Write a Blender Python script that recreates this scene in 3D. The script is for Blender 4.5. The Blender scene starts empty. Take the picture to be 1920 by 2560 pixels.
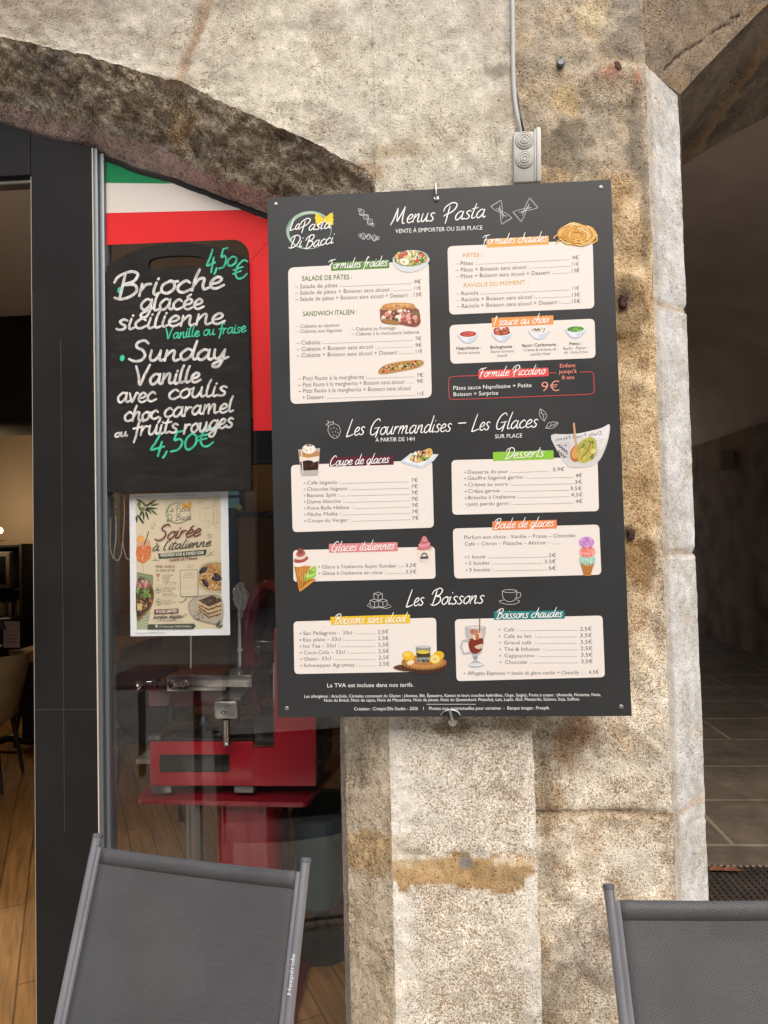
import bpy, bmesh, math, random
from mathutils import Vector, Matrix, noise
from mathutils.geometry import tessellate_polygon

scn = bpy.context.scene
COL = scn.collection
R = math.radians

# ------------------------------------------------------------------ camera
CAM = Vector((0.0, -1.93, 1.62))
F = 1774.0                                   # focal length in photo pixels (photo 1920 x 2560)
YAW, PITCH, ROLL = 0.06588, 0.03377, -0.02333
_fw = Vector((-math.sin(YAW) * math.cos(PITCH), math.cos(YAW) * math.cos(PITCH), math.sin(PITCH)))
_r0 = Vector((math.cos(YAW), math.sin(YAW), 0)); _u0 = _r0.cross(_fw)
CR = _r0 * math.cos(ROLL) + _u0 * math.sin(ROLL)
CU = _u0 * math.cos(ROLL) - _r0 * math.sin(ROLL)
cd = bpy.data.cameras.new('camera'); cam = bpy.data.objects.new('camera', cd); COL.objects.link(cam)
cd.sensor_fit = 'VERTICAL'; cd.sensor_height = 36; cd.sensor_width = 27; cd.lens = 36 * F / 2560
cd.clip_start = 0.02; cd.clip_end = 400
m = Matrix.Identity(4)
for i in range(3):
    m[i][0] = CR[i]; m[i][1] = CU[i]; m[i][2] = -_fw[i]; m[i][3] = CAM[i]
cam.matrix_world = m
scn.camera = cam

# ------------------------------------------------------------------ light
SUN_EL, SUN_AZ = R(47), R(18)                # soft daylight from the street side, a little from the right
W = bpy.data.worlds.new('World'); scn.world = W; W.use_nodes = True
wn = W.node_tree.nodes; wl = W.node_tree.links
sky = wn.new('ShaderNodeTexSky'); sky.sky_type = 'NISHITA'; sky.sun_disc = False
sky.sun_elevation = SUN_EL; sky.sun_rotation = math.pi - SUN_AZ; sky.air_density = 1.0; sky.dust_density = 4.0; sky.ozone_density = 0.6
wl.new(sky.outputs[0], wn['Background'].inputs[0]); wn['Background'].inputs[1].default_value = 0.13
sl = bpy.data.lights.new('sun', 'SUN'); sl.energy = 2.2; sl.angle = R(75); sl.color = (1.0, 0.975, 0.94)
sun = bpy.data.objects.new('sun', sl); COL.objects.link(sun)
sd = Vector((math.sin(SUN_AZ) * math.cos(SUN_EL), -math.cos(SUN_AZ) * math.cos(SUN_EL), math.sin(SUN_EL)))
sun.rotation_euler = sd.to_track_quat('Z', 'Y').to_euler(); sun.location = sd * 30
scn.view_settings.view_transform = 'Standard'; scn.view_settings.look = 'None'
scn.view_settings.exposure = 0.62
try:
    scn.cycles.use_denoising = True; scn.cycles.max_bounces = 8; scn.cycles.transparent_max_bounces = 12
    scn.cycles.sample_clamp_indirect = 6
except Exception: pass

# ------------------------------------------------------------------ pixel -> place helpers
def ray(px, py): return _fw + CR * ((px - 960) / F) + CU * ((1280 - py) / F)
def U(px, py, y):                            # photo point on the upright plane at depth y
    d = ray(px, py); t = (y - CAM.y) / d.y; return CAM + d * t
def UZ(px, py, z):
    d = ray(px, py); t = (z - CAM.z) / d.z; return CAM + d * t
def W2P(p):
    d = Vector(p) - CAM; k = d.dot(_fw); return 960 + F * d.dot(CR) / k, 1280 - F * d.dot(CU) / k

def zoomer(x0, y0, s): return lambda x, y: (x0 + x * s, y0 + y * s)
Z3 = zoomer(660, 460, 580 / 1659); Z4 = zoomer(1080, 460, 480 / 1659)
Z5 = zoomer(680, 1000, 900 / 1659); Z6 = zoomer(680, 1440, 920 / 1659)
Z7 = zoomer(220, 560, 480 / 1561); Z8 = zoomer(300, 1210, 300 / 1659)
ZA = zoomer(240, 1180, 660 / 1490)           # window with the slicer
Z3.s, Z4.s, Z5.s, Z6.s, Z7.s, Z8.s, ZA.s = 580/1659, 480/1659, 900/1659, 920/1659, 480/1561, 300/1659, 660/1490

# ------------------------------------------------------------------ materials
def lin(c): return tuple((v / 12.92 if v <= .04045 else ((v + .055) / 1.055) ** 2.4) for v in c)
def hexc(h, k=.85):
    h = h.lstrip('#'); return tuple(v * k for v in lin([int(h[i:i + 2], 16) / 255 for i in (0, 2, 4)]))
MATS = {}
def mat(name, col=(.5, .5, .5), rough=.6, metal=0, spec=.5, bump=0, bscale=60, var=0, vscale=8, emit=None, coat=0):
    if name in MATS: return MATS[name]
    M = bpy.data.materials.new(name); M.use_nodes = True; MATS[name] = M
    N = M.node_tree.nodes; L = M.node_tree.links; b = N['Principled BSDF']
    b.inputs['Base Color'].default_value = (*col, 1); b.inputs['Roughness'].default_value = rough
    b.inputs['Metallic'].default_value = metal; b.inputs['Specular IOR Level'].default_value = spec
    b.inputs['Coat Weight'].default_value = coat
    tc = N.new('ShaderNodeTexCoord')
    if var or bump:
        n = N.new('ShaderNodeTexNoise'); n.inputs['Scale'].default_value = vscale; n.inputs['Detail'].default_value = 5
        L.new(tc.outputs['Object'], n.inputs['Vector'])
    if var:
        mp = N.new('ShaderNodeMapRange'); mp.inputs[1].default_value = .3; mp.inputs[2].default_value = .7
        mp.inputs[3].default_value = 1 - var; mp.inputs[4].default_value = 1 + var
        L.new(n.outputs['Fac'], mp.inputs[0])
        mx = N.new('ShaderNodeMix'); mx.data_type = 'RGBA'; mx.blend_type = 'MULTIPLY'; mx.inputs[0].default_value = 1
        mx.inputs[6].default_value = (*col, 1); L.new(mp.outputs[0], mx.inputs[7]); L.new(mx.outputs[2], b.inputs['Base Color'])
        r2 = N.new('ShaderNodeMapRange'); r2.inputs[3].default_value = max(0, rough - .12); r2.inputs[4].default_value = min(1, rough + .12)
        L.new(n.outputs['Fac'], r2.inputs[0]); L.new(r2.outputs[0], b.inputs['Roughness'])
    if bump:
        n2 = N.new('ShaderNodeTexNoise'); n2.inputs['Scale'].default_value = bscale; n2.inputs['Detail'].default_value = 6
        L.new(tc.outputs['Object'], n2.inputs['Vector'])
        bp = N.new('ShaderNodeBump'); bp.inputs['Strength'].default_value = bump; bp.inputs['Distance'].default_value = .01
        L.new(n2.outputs['Fac'], bp.inputs['Height']); L.new(bp.outputs[0], b.inputs['Normal'])
    if emit:
        b.inputs['Emission Color'].default_value = (*emit[0], 1); b.inputs['Emission Strength'].default_value = emit[1]
    return M

def print_mat(name, rough, coat=0, bump=0):
    M = bpy.data.materials.new(name); M.use_nodes = True; MATS[name] = M
    N = M.node_tree.nodes; L = M.node_tree.links; b = N['Principled BSDF']
    a = N.new('ShaderNodeAttribute'); a.attribute_name = 'Col'
    L.new(a.outputs['Color'], b.inputs['Base Color']); b.inputs['Roughness'].default_value = rough
    b.inputs['Coat Weight'].default_value = coat
    if bump:
        tc = N.new('ShaderNodeTexCoord'); n = N.new('ShaderNodeTexNoise'); n.inputs['Scale'].default_value = 30
        L.new(tc.outputs['Object'], n.inputs['Vector']); bp = N.new('ShaderNodeBump'); bp.inputs['Strength'].default_value = bump
        bp.inputs['Distance'].default_value = .004; L.new(n.outputs['Fac'], bp.inputs['Height']); L.new(bp.outputs[0], b.inputs['Normal'])
    return M
PRINT = print_mat('printed_ink', .42, 0, .03)
PAPER = print_mat('printed_paper', .75)
PAINT = print_mat('chalk_marker', .6)
_n = PAINT.node_tree.nodes; _l = PAINT.node_tree.links; _t = _n.new('ShaderNodeTexCoord'); _k = _n.new('ShaderNodeTexNoise'); _k.inputs['Scale'].default_value = 70; _k.inputs['Detail'].default_value = 4
_l.new(_t.outputs['Object'], _k.inputs['Vector']); _m = _n.new('ShaderNodeMapRange'); _m.inputs[1].default_value = .3; _m.inputs[2].default_value = .65; _m.inputs[3].default_value = .55; _m.inputs[4].default_value = 1.08; _l.new(_k.outputs['Fac'], _m.inputs[0])
_x = _n.new('ShaderNodeMix'); _x.data_type = 'RGBA'; _x.blend_type = 'MULTIPLY'; _x.inputs[0].default_value = 1; _l.new(_n['Attribute'].outputs['Color'], _x.inputs[6]); _l.new(_m.outputs[0], _x.inputs[7]); _l.new(_x.outputs[2], _n['Principled BSDF'].inputs['Base Color'])
VINYL = print_mat('vinyl_film', .55)
VINYL.node_tree.nodes['Principled BSDF'].inputs['Specular IOR Level'].default_value = .2
PRINT.node_tree.nodes['Principled BSDF'].inputs['Specular IOR Level'].default_value = .35

def stone_mat(name, speck_scale=85, speck_col=(.16, .12, .08), bump=.6, rough=.9, fine=260, crease=24):
    """colour from the mesh ('Col'), pits whose density comes from the mesh ('spk')"""
    M = bpy.data.materials.new(name); M.use_nodes = True; MATS[name] = M
    N = M.node_tree.nodes; L = M.node_tree.links; b = N['Principled BSDF']
    b.inputs['Roughness'].default_value = rough; b.inputs['Specular IOR Level'].default_value = .2
    tc = N.new('ShaderNodeTexCoord')
    col = N.new('ShaderNodeAttribute'); col.attribute_name = 'Col'
    spk = N.new('ShaderNodeAttribute'); spk.attribute_name = 'spk'
    n1 = N.new('ShaderNodeTexNoise'); n1.inputs['Scale'].default_value = speck_scale; n1.inputs['Detail'].default_value = 1
    n1.inputs['Roughness'].default_value = .5; n1.inputs['Distortion'].default_value = 1.2
    L.new(tc.outputs['Object'], n1.inputs['Vector'])
    th = N.new('ShaderNodeMath'); th.operation = 'MULTIPLY_ADD'; th.inputs[1].default_value = .34; th.inputs[2].default_value = .28
    L.new(spk.outputs['Fac'], th.inputs[0])                    # threshold rises with density
    th2 = N.new('ShaderNodeMath'); th2.operation = 'ADD'; th2.inputs[1].default_value = .055; L.new(th.outputs[0], th2.inputs[0])
    mr = N.new('ShaderNodeMapRange'); mr.interpolation_type = 'SMOOTHSTEP'
    L.new(n1.outputs['Fac'], mr.inputs[0]); L.new(th.outputs[0], mr.inputs[1]); L.new(th2.outputs[0], mr.inputs[2])
    n2 = N.new('ShaderNodeTexNoise'); n2.inputs['Scale'].default_value = fine; n2.inputs['Detail'].default_value = 3
    L.new(tc.outputs['Object'], n2.inputs['Vector'])
    n3 = N.new('ShaderNodeTexNoise'); n3.inputs['Scale'].default_value = 22; n3.inputs['Detail'].default_value = 6; n3.inputs['Roughness'].default_value = .65
    L.new(tc.outputs['Object'], n3.inputs['Vector'])
    v = N.new('ShaderNodeMapRange'); v.inputs[1].default_value = .3; v.inputs[2].default_value = .7; v.inputs[3].default_value = .88; v.inputs[4].default_value = 1.10
    L.new(n3.outputs['Fac'], v.inputs[0])
    v2 = N.new('ShaderNodeMapRange'); v2.inputs[1].default_value = .3; v2.inputs[2].default_value = .7; v2.inputs[3].default_value = .85; v2.inputs[4].default_value = 1.12
    L.new(n2.outputs['Fac'], v2.inputs[0])
    vm = N.new('ShaderNodeMath'); vm.operation = 'MULTIPLY'; L.new(v.outputs[0], vm.inputs[0]); L.new(v2.outputs[0], vm.inputs[1])
    mx = N.new('ShaderNodeMix'); mx.data_type = 'RGBA'; mx.blend_type = 'MULTIPLY'; mx.inputs[0].default_value = 1
    L.new(col.outputs['Color'], mx.inputs[6]); L.new(vm.outputs[0], mx.inputs[7])
    pit = N.new('ShaderNodeMix'); pit.data_type = 'RGBA'; pit.blend_type = 'MULTIPLY'; pit.inputs[0].default_value = 1
    L.new(mx.outputs[2], pit.inputs[6]); pit.inputs[7].default_value = (*[c * 2.6 for c in speck_col], 1)
    m2 = N.new('ShaderNodeMix'); m2.data_type = 'RGBA'; L.new(mr.outputs[0], m2.inputs[0])
    L.new(pit.outputs[2], m2.inputs[6]); L.new(mx.outputs[2], m2.inputs[7]); L.new(m2.outputs[2], b.inputs['Base Color'])
    n4 = N.new('ShaderNodeTexNoise'); n4.inputs['Scale'].default_value = crease; n4.inputs['Detail'].default_value = 3; n4.inputs['Distortion'].default_value = 2.2
    L.new(tc.outputs['Object'], n4.inputs['Vector'])
    ab = N.new('ShaderNodeMath'); ab.operation = 'SUBTRACT'; ab.inputs[1].default_value = .5; L.new(n4.outputs['Fac'], ab.inputs[0])
    ab2 = N.new('ShaderNodeMath'); ab2.operation = 'ABSOLUTE'; L.new(ab.outputs[0], ab2.inputs[0])
    cr = N.new('ShaderNodeMapRange'); cr.interpolation_type = 'SMOOTHSTEP'; cr.inputs[1].default_value = .004; cr.inputs[2].default_value = .022; cr.inputs[3].default_value = 1; cr.inputs[4].default_value = 0; L.new(ab2.outputs[0], cr.inputs[0])
    n5 = N.new('ShaderNodeTexNoise'); n5.inputs['Scale'].default_value = 9; n5.inputs['Detail'].default_value = 4; L.new(tc.outputs['Object'], n5.inputs['Vector'])
    ms = N.new('ShaderNodeMapRange'); ms.inputs[1].default_value = .50; ms.inputs[2].default_value = .60; L.new(n5.outputs['Fac'], ms.inputs[0])
    cm = N.new('ShaderNodeMath'); cm.operation = 'MULTIPLY'; L.new(cr.outputs[0], cm.inputs[0]); L.new(ms.outputs[0], cm.inputs[1])
    m3 = N.new('ShaderNodeMix'); m3.data_type = 'RGBA'; m3.blend_type = 'MULTIPLY'; L.new(cm.outputs[0], m3.inputs[0]); L.new(m2.outputs[2], m3.inputs[6]); m3.inputs[7].default_value = (.55, .47, .38, 1)
    L.new(m3.outputs[2], b.inputs['Base Color'])
    h = N.new('ShaderNodeMath'); h.operation = 'MULTIPLY_ADD'; h.inputs[1].default_value = .5
    L.new(n2.outputs['Fac'], h.inputs[0]); L.new(mr.outputs[0], h.inputs[2])
    h2 = N.new('ShaderNodeMath'); h2.operation = 'MULTIPLY_ADD'; h2.inputs[1].default_value = 1.6
    L.new(n3.outputs['Fac'], h2.inputs[0]); L.new(h.outputs[0], h2.inputs[2])
    bp = N.new('ShaderNodeBump'); bp.inputs['Strength'].default_value = bump; bp.inputs['Distance'].default_value = .006
    h3 = N.new('ShaderNodeMath'); h3.operation = 'MULTIPLY_ADD'; h3.inputs[1].default_value = 1.5
    L.new(n1.outputs['Fac'], h3.inputs[0]); L.new(h2.outputs[0], h3.inputs[2])
    h4 = N.new('ShaderNodeMath'); h4.operation = 'MULTIPLY_ADD'; h4.inputs[1].default_value = -1.6
    L.new(cm.outputs[0], h4.inputs[0]); L.new(h3.outputs[0], h4.inputs[2]); L.new(h4.outputs[0], bp.inputs['Height']); L.new(bp.outputs[0], b.inputs['Normal'])
    return M
STONE = stone_mat('limestone', 215, (.19, .145, .095), .5)
ROUGHSTONE = stone_mat('weathered_stone', 215, (.205, .15, .095), .6)
CHISEL = stone_mat('chiselled_stone', 120, (.24, .2, .16), .9)
WASH = stone_mat('limewashed_stone', 150, (.28, .25, .2), .4)

# ------------------------------------------------------------------ mesh builder
class MB:
    def __init__(s): s.v = []; s.f = []; s.c = []; s.m = []; s.col = None; s.mi = 0
    def face(s, idx): s.f.append(idx); s.c.append(s.col); s.m.append(s.mi)
    def poly(s, pts, col=None):
        if col is not None: s.col = col
        b = len(s.v); s.v += [tuple(p) for p in pts]; s.face(list(range(b, b + len(pts))))
    def quadgrid(s, rows):
        b = len(s.v); n = len(rows[0])
        for r in rows: s.v += [tuple(p) for p in r]
        for i in range(len(rows) - 1):
            for j in range(n - 1):
                s.face([b + i * n + j, b + i * n + j + 1, b + (i + 1) * n + j + 1, b + (i + 1) * n + j])
    def add(s, bm, M=None):
        b = len(s.v); bm.verts.ensure_lookup_table()
        for v in bm.verts: s.v.append(tuple(M @ v.co if M else v.co))
        for v in enumerate(bm.verts): v[1].index = v[0]
        for f in bm.faces: s.face([b + v.index for v in f.verts])
        bm.free()
    def box(s, lo, hi, bev=0, M=None, seg=2):
        bm = bmesh.new(); bmesh.ops.create_cube(bm, size=1)
        lo = Vector(lo); hi = Vector(hi); c = (lo + hi) / 2; d = hi - lo
        for v in bm.verts: v.co = Vector((v.co.x * d.x, v.co.y * d.y, v.co.z * d.z)) + c
        if bev: bmesh.ops.bevel(bm, geom=bm.edges[:], offset=bev, segments=seg, affect='EDGES', profile=.5)
        s.add(bm, M)
    def prism(s, pts, vec, holes=()):
        """pts: planar 3D outline; extruded by vec; holes: 3D outlines"""
        vec = Vector(vec); loops = [[Vector(p) for p in pts]] + [[Vector(p) for p in h] for h in holes]
        tris = tessellate_polygon(loops); flat = [p for l in loops for p in l]
        b = len(s.v); n = len(flat)
        s.v += [tuple(p) for p in flat] + [tuple(p + vec) for p in flat]
        for t in tris: s.face([b + i for i in t]); s.face([b + n + i for i in reversed(t)])
        k = 0
        for l in loops:
            for i in range(len(l)):
                j = (i + 1) % len(l); s.face([b + k + i, b + k + j, b + n + k + j, b + n + k + i])
            k += len(l)
    def tube(s, path, r, seg=10, cap=True, flat=1.0, up=None):
        P = [Vector(p) for p in path]; n = len(P); rs = r if isinstance(r, (list, tuple)) else [r] * n
        b = len(s.v); last = None
        for i, p in enumerate(P):
            t = (P[min(i + 1, n - 1)] - P[max(i - 1, 0)]).normalized()
            if last is None:
                a = Vector(up) if up else (Vector((0, 0, 1)) if abs(t.z) < .9 else Vector((1, 0, 0)))
            else: a = last
            a = (a - t * a.dot(t)).normalized(); last = a; c = t.cross(a)
            for k in range(seg):
                q = 2 * math.pi * k / seg; s.v.append(tuple(p + a * (rs[i] * math.cos(q)) + c * (rs[i] * flat * math.sin(q))))
        for i in range(n - 1):
            for k in range(seg):
                k2 = (k + 1) % seg; s.face([b + i * seg + k, b + i * seg + k2, b + (i + 1) * seg + k2, b + (i + 1) * seg + k])
        if cap:
            s.face([b + k for k in reversed(range(seg))]); s.face([b + (n - 1) * seg + k for k in range(seg)])
    def lathe(s, prof, origin, axis=(0, 0, 1), seg=24, ref=None):
        ax = Vector(axis).normalized(); a = Vector(ref) if ref else (Vector((1, 0, 0)) if abs(ax.x) < .9 else Vector((0, 1, 0)))
        a = (a - ax * a.dot(ax)).normalized(); c = ax.cross(a); o = Vector(origin); b = len(s.v)
        for (r, h) in prof:
            for k in range(seg):
                q = 2 * math.pi * k / seg; s.v.append(tuple(o + ax * h + a * (r * math.cos(q)) + c * (r * math.sin(q))))
        for i in range(len(prof) - 1):
            for k in range(seg):
                k2 = (k + 1) % seg; s.face([b + i * seg + k, b + i * seg + k2, b + (i + 1) * seg + k2, b + (i + 1) * seg + k])
        s.face([b + k for k in reversed(range(seg))]); s.face([b + (len(prof) - 1) * seg + k for k in range(seg)])
    def build(s, name, mats, parent=None, smooth=True, fix=True, angle=35):
        me = bpy.data.meshes.new(name); me.from_pydata(s.v, [], s.f)
        mats = mats if isinstance(mats, (list, tuple)) else [mats]
        for k in mats: me.materials.append(k)
        if any(s.m): me.polygons.foreach_set('material_index', s.m)
        if any(c is not None for c in s.c):
            at = me.color_attributes.new('Col', 'FLOAT_COLOR', 'CORNER'); buf = []
            for f, c in zip(s.f, s.c): buf += [*(c or (.5, .5, .5)), 1.0] * len(f)
            at.data.foreach_set('color', buf)
        if fix:
            bm = bmesh.new(); bm.from_mesh(me); bmesh.ops.recalc_face_normals(bm, faces=bm.faces[:]); bm.to_mesh(me); bm.free()
        if smooth:
            me.polygons.foreach_set('use_smooth', [True] * len(me.polygons))
            me.set_sharp_from_angle(angle=R(angle))
        me.update()
        o = bpy.data.objects.new(name, me); COL.objects.link(o)
        if parent is not None: attach(o, parent)
        return o

def wloc(o):
    p = Vector((0, 0, 0))
    while o: p += o.location; o = o.parent
    return p
def attach(o, parent): o.parent = parent; o.location = -wloc(parent)   # meshes are modelled in world coordinates
def tag(o, label, cat, group=None):
    o['label'] = label; o['category'] = cat
    if group: o['group'] = group
    return o
def thing(name, loc, label, cat, group=None):
    o = bpy.data.objects.new(name, None); COL.objects.link(o); o.location = loc; o.empty_display_size = .1
    return tag(o, label, cat, group)
def structure(o): o['kind'] = 'structure'; return o

def catmull(P, k=6, closed=False):
    P = [Vector(p) for p in P]; n = len(P); out = []
    if n < 3 and not closed: return P
    rng = range(n if closed else n - 1)
    for i in rng:
        p0 = P[i - 1] if (i > 0 or closed) else P[0] * 2 - P[1]
        p1 = P[i]; p2 = P[(i + 1) % n]
        p3 = P[(i + 2) % n] if (i + 2 < n or closed) else P[-1] * 2 - P[-2]
        for j in range(k):
            t = j / k
            out.append(.5 * ((2 * p1) + (p2 - p0) * t + (2 * p0 - 5 * p1 + 4 * p2 - p3) * t * t + (3 * p1 - p0 - 3 * p2 + p3) * t ** 3))
    if not closed: out.append(P[-1])
    return out
def resample(P, n):
    P = [Vector(p) for p in P]; d = [0]
    for a, b in zip(P, P[1:]): d.append(d[-1] + (b - a).length)
    out = []; j = 0
    for i in range(n):
        t = d[-1] * i / (n - 1)
        while j < len(P) - 2 and d[j + 1] < t: j += 1
        k = (t - d[j]) / max(1e-9, d[j + 1] - d[j]); out.append(P[j].lerp(P[j + 1], min(1, max(0, k))))
    return out
def nz(p, s, o=4, seed=0): return noise.fractal(Vector((p[0] * s + seed, p[1] * s + seed * .7, p[2] * s - seed)), .9, 2.1, o)
def sst(a, b, x):
    t = min(1, max(0, (x - a) / (b - a))); return t * t * (3 - 2 * t)
def mixc(a, b, t): return tuple(x + (y - x) * t for x, y in zip(a, b))

def stone_sheet(name, rows, colfn, amp, scale, material, parent, edge=(1, 1, 1, 1), extra=None, ridge=0):
    """rows of points -> displaced, coloured surface. colfn(p, px, py) -> (colour, speck density)"""
    nr, nc = len(rows), len(rows[0]); V = []; cols = []; spk = []
    for i in range(nr):
        for j in range(nc):
            p = rows[i][j]
            du = rows[i][min(j + 1, nc - 1)] - rows[i][max(j - 1, 0)]; dv = rows[min(i + 1, nr - 1)][j] - rows[max(i - 1, 0)][j]
            n = du.cross(dv)
            if n.length > 1e-12: n.normalize()
            if n.dot(CAM - p) < 0: n = -n
            e = 1.0
            if edge[0]: e = min(e, j / 4)
            if edge[1]: e = min(e, (nc - 1 - j) / 4)
            if edge[2]: e = min(e, i / 4)
            if edge[3]: e = min(e, (nr - 1 - i) / 4)
            h = nz(p, scale, 5) * amp + nz(p, scale * .25, 2, 9) * amp * 1.2
            if ridge: h -= abs(nz(p, scale * .8, 3, 31)) * ridge
            px, py = W2P(p)
            if extra: h += extra(p, px, py)
            c, k = colfn(p, px, py); g = 1 + .20 * nz(p, 36, 3, 19) + .10 * nz(p, 75, 2, 3); c = (c[0] * g, c[1] * g, c[2] * (g - .04 * (1 - g)))
            V.append(tuple(p + n * (h * max(0, min(1, e))))); cols += [*c, 1.0]; spk.append(k)
    Fc = [[i * nc + j, i * nc + j + 1, (i + 1) * nc + j + 1, (i + 1) * nc + j] for i in range(nr - 1) for j in range(nc - 1)]
    me = bpy.data.meshes.new(name); me.from_pydata(V, [], Fc); me.materials.append(material)
    a = me.color_attributes.new('Col', 'FLOAT_COLOR', 'POINT'); a.data.foreach_set('color', cols)
    b = me.attributes.new('spk', 'FLOAT', 'POINT'); b.data.foreach_set('value', spk)
    me.polygons.foreach_set('use_smooth', [True] * len(Fc))
    o = bpy.data.objects.new(name, me); COL.objects.link(o)
    if parent: attach(o, parent)
    return o

def blobs(px, py, p, c, lst, ns=9):
    for (x, y, rx, ry, col, st, soft) in lst:
        d = math.hypot((px - x) / rx, (py - y) / ry)
        if d > 1.9: continue
        d += nz(p, ns, 4, x * .013) * .55
        c = mixc(c, col, st * (1 - sst(1 - soft, 1 + soft * .3, d)))
    return c

# ================================================================== STONE FACADE
xR = U(1305, 900, 0).x                       # right end of the pale front stone
xF = U(972, 1800, 0).x; xK = U(862, 1795, .13).x; xG = U(849, 1795, .20).x
YB, YG = .13, .20
Fpx = [(-700, 20), (-500, 28), (-250, 50), (0, 93), (110, 116), (203, 136), (289, 159), (399, 194), (451, 203), (509, 231), (579, 266), (654, 301), (741, 336), (810, 370), (880, 405), (926, 432), (950, 470)]
Kpx = [(-700, 185), (-500, 190), (-250, 215), (0, 255), (98, 284), (203, 312), (289, 341), (394, 359), (430, 385), (457, 399), (521, 434), (602, 463), (694, 490), (750, 525), (790, 570), (815, 620)]
Gpx = [(-700, 255), (-500, 262), (-250, 290), (0, 324), (58, 341), (145, 362), (231, 379), (330, 417), (428, 446), (492, 469), (579, 503), (665, 535), (720, 567), (765, 605), (800, 650)]
def curve(px, y, x_end, n):
    P = [U(a, b, y) for a, b in px]; P = catmull(P, 5)
    P = [p for p in P if p.x < x_end - .004]
    zt = P[-1].z
    for k in range(1, 7):
        q = k / 6; P.append(Vector((P[-1].x + (x_end - P[-1].x) * .5, y, zt - .16 * q)))
    P[-1].x = x_end
    return resample(P, n)
NA, NP = 330, 300
Fc = curve(Fpx, 0, xF, NA); Kc = curve(Kpx, YB, xK, NA); Gc = curve(Gpx, YG, xG, NA)
def down(P, x, y):
    z0 = P[-1].z; return P + [Vector((x, y, z0 * (1 - k / NP))) for k in range(1, NP + 1)]
Fl, Kl, Gl = down(Fc, xF, 0), down(Kc, xK, YB), down(Gc, xG, YG)
def jitter(P, a):
    out = []
    for i, p in enumerate(P):
        k = a if i < NA - 30 else a * .35
        out.append(p + Vector(((nz(p, 9, 4, 5) * .5 + nz(p, 30, 3, 25)) * k, 0, (nz(p, 9, 4, 17) * .5 + nz(p, 30, 3, 7)) * k)))
    return out
Fl = jitter(Fl, .0045); Kl = jitter(Kl, .006); Gl = jitter(Gl, .003)

CREAM = (.60, .555, .45); GREYC = (.54, .50, .415); TAN = (.40, .26, .13); WHITEC = (.84, .795, .70)
def wall_col(p, px, py):
    n1 = nz(p, 3.2, 4, 2); n2 = nz(p, 9, 4, 7)
    c = mixc(CREAM, GREYC, sst(-.3, .5, n1))
    c = mixc(c, (.40, .345, .265), .5 * sst(.15, .65, n2))
    if py > 1500:                                                    # lower pier: whiter face with brown pits
        c = mixc(c, WHITEC, .9 * sst(1500, 1800, py))
    # shade over the upper left, painted into the stone colour
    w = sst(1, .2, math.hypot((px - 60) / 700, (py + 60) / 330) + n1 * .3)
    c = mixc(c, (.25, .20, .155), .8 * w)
    # joint between arch stones, a reddish drip
    xl = 520 - (py) * .34 + 12 * n2
    if py < 215: c = mixc(c, (.36, .245, .155), .75 * sst(24, 4, abs(px - xl)) + .0)
    c = blobs(px, py, p, c, [
        (905, 425, 75, 36, (.36, .26, .16), .8, .5), (820, 60, 60, 90, (.40, .34, .26), .4, .6),
        (1130, 2182, 165, 46, (.47, .31, .145), .97, .06), (1240, 2188, 100, 40, (.44, .29, .14), .95, .06), (1080, 2160, 60, 24, (.52, .36, .19), .8, .3), (1165, 2160, 22, 22, (.22, .21, .19), .9, .3),
        (1300, 2150, 60, 18, (.60, .46, .28), .7, .4), (1120, 1818, 45, 26, (.36, .29, .21), .85, .25),
        (1295, 1810, 50, 30, (.40, .29, .15), .6, .6), (1010, 2135, 45, 40, (.58, .49, .36), .5, .5), (1240, 180, 50, 30, (.27, .23, .18), .85, .4),
        (1250, 280, 40, 70, (.40, .33, .25), .6, .6), (1000, 372, 140, 22, (.44, .36, .24), .5, .7), (970, 385, 60, 20, (.42, .33, .2), .6, .5)], 14)
    k = .09 + .15 * n2 + .16 * nz(p, 2.2, 2, 33)
    if py > 1500: k = mixc((k,), (.46 + .20 * nz(p, 4, 3, 3) - .30 * sst(1060, 985, px) - .25 * sst(1290, 1340, px),), sst(1500, 1800, py))[0]
    if 2140 < py < 2215 and 1010 < px < 1330: k *= .35
    return c, max(0, min(1, k))
def wall_extra(p, px, py):
    h = 0
    xl = 520 - py * .34
    if py < 215: h -= .006 * sst(22, 2, abs(px - xl))
    if py > 1700: h -= .004 * sst(10, 2, abs(py - 2135 - 10 * nz(p, 6, 3)))
    return h

arch = thing('arched_wall', (xF, .05, 0), 'pale limestone wall with an arch over the shop front and a menu board hung on it', 'wall')
ZT = 4.4
# face above the arch
rows = []
NV = 150
cols_idx = [i for i in range(NA)]
Fa = Fl[:NA]
for k in range(NV + 1):
    q = k / NV; q = q ** 1.35
    rows.append([Vector((p.x, 0, p.z + (ZT - p.z) * q)) for p in Fa])
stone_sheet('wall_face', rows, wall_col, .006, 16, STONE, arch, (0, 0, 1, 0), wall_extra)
# face of the pier, right of the arch foot
nx = 62; zs = [Fl[NA - 1].z] 
rows = []
NR = 420
for i in range(NR + 1):
    z = ZT * (1 - i / NR)
    # left boundary follows the jittered edge below the spring
    if z <= Fl[NA - 1].z:
        t = (1 - z / Fl[NA - 1].z) * NP; k = min(NP - 1, int(t)); a = Fl[NA - 1 + k]; b = Fl[NA + k]; xl = a.x + (b.x - a.x) * (t - k)
    else: xl = Fl[NA - 1].x
    xr = xR + .006 * nz((xR, 0, z), 7, 4, 3)
    rows.append([Vector((xl + (xr - xl) * j / nx, 0, z)) for j in range(nx + 1)])
pier_right = [r[-1].copy() for r in rows]
stone_sheet('pier_face', rows, wall_col, .005, 18, STONE, arch, (1, 1, 0, 0), wall_extra)
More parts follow.
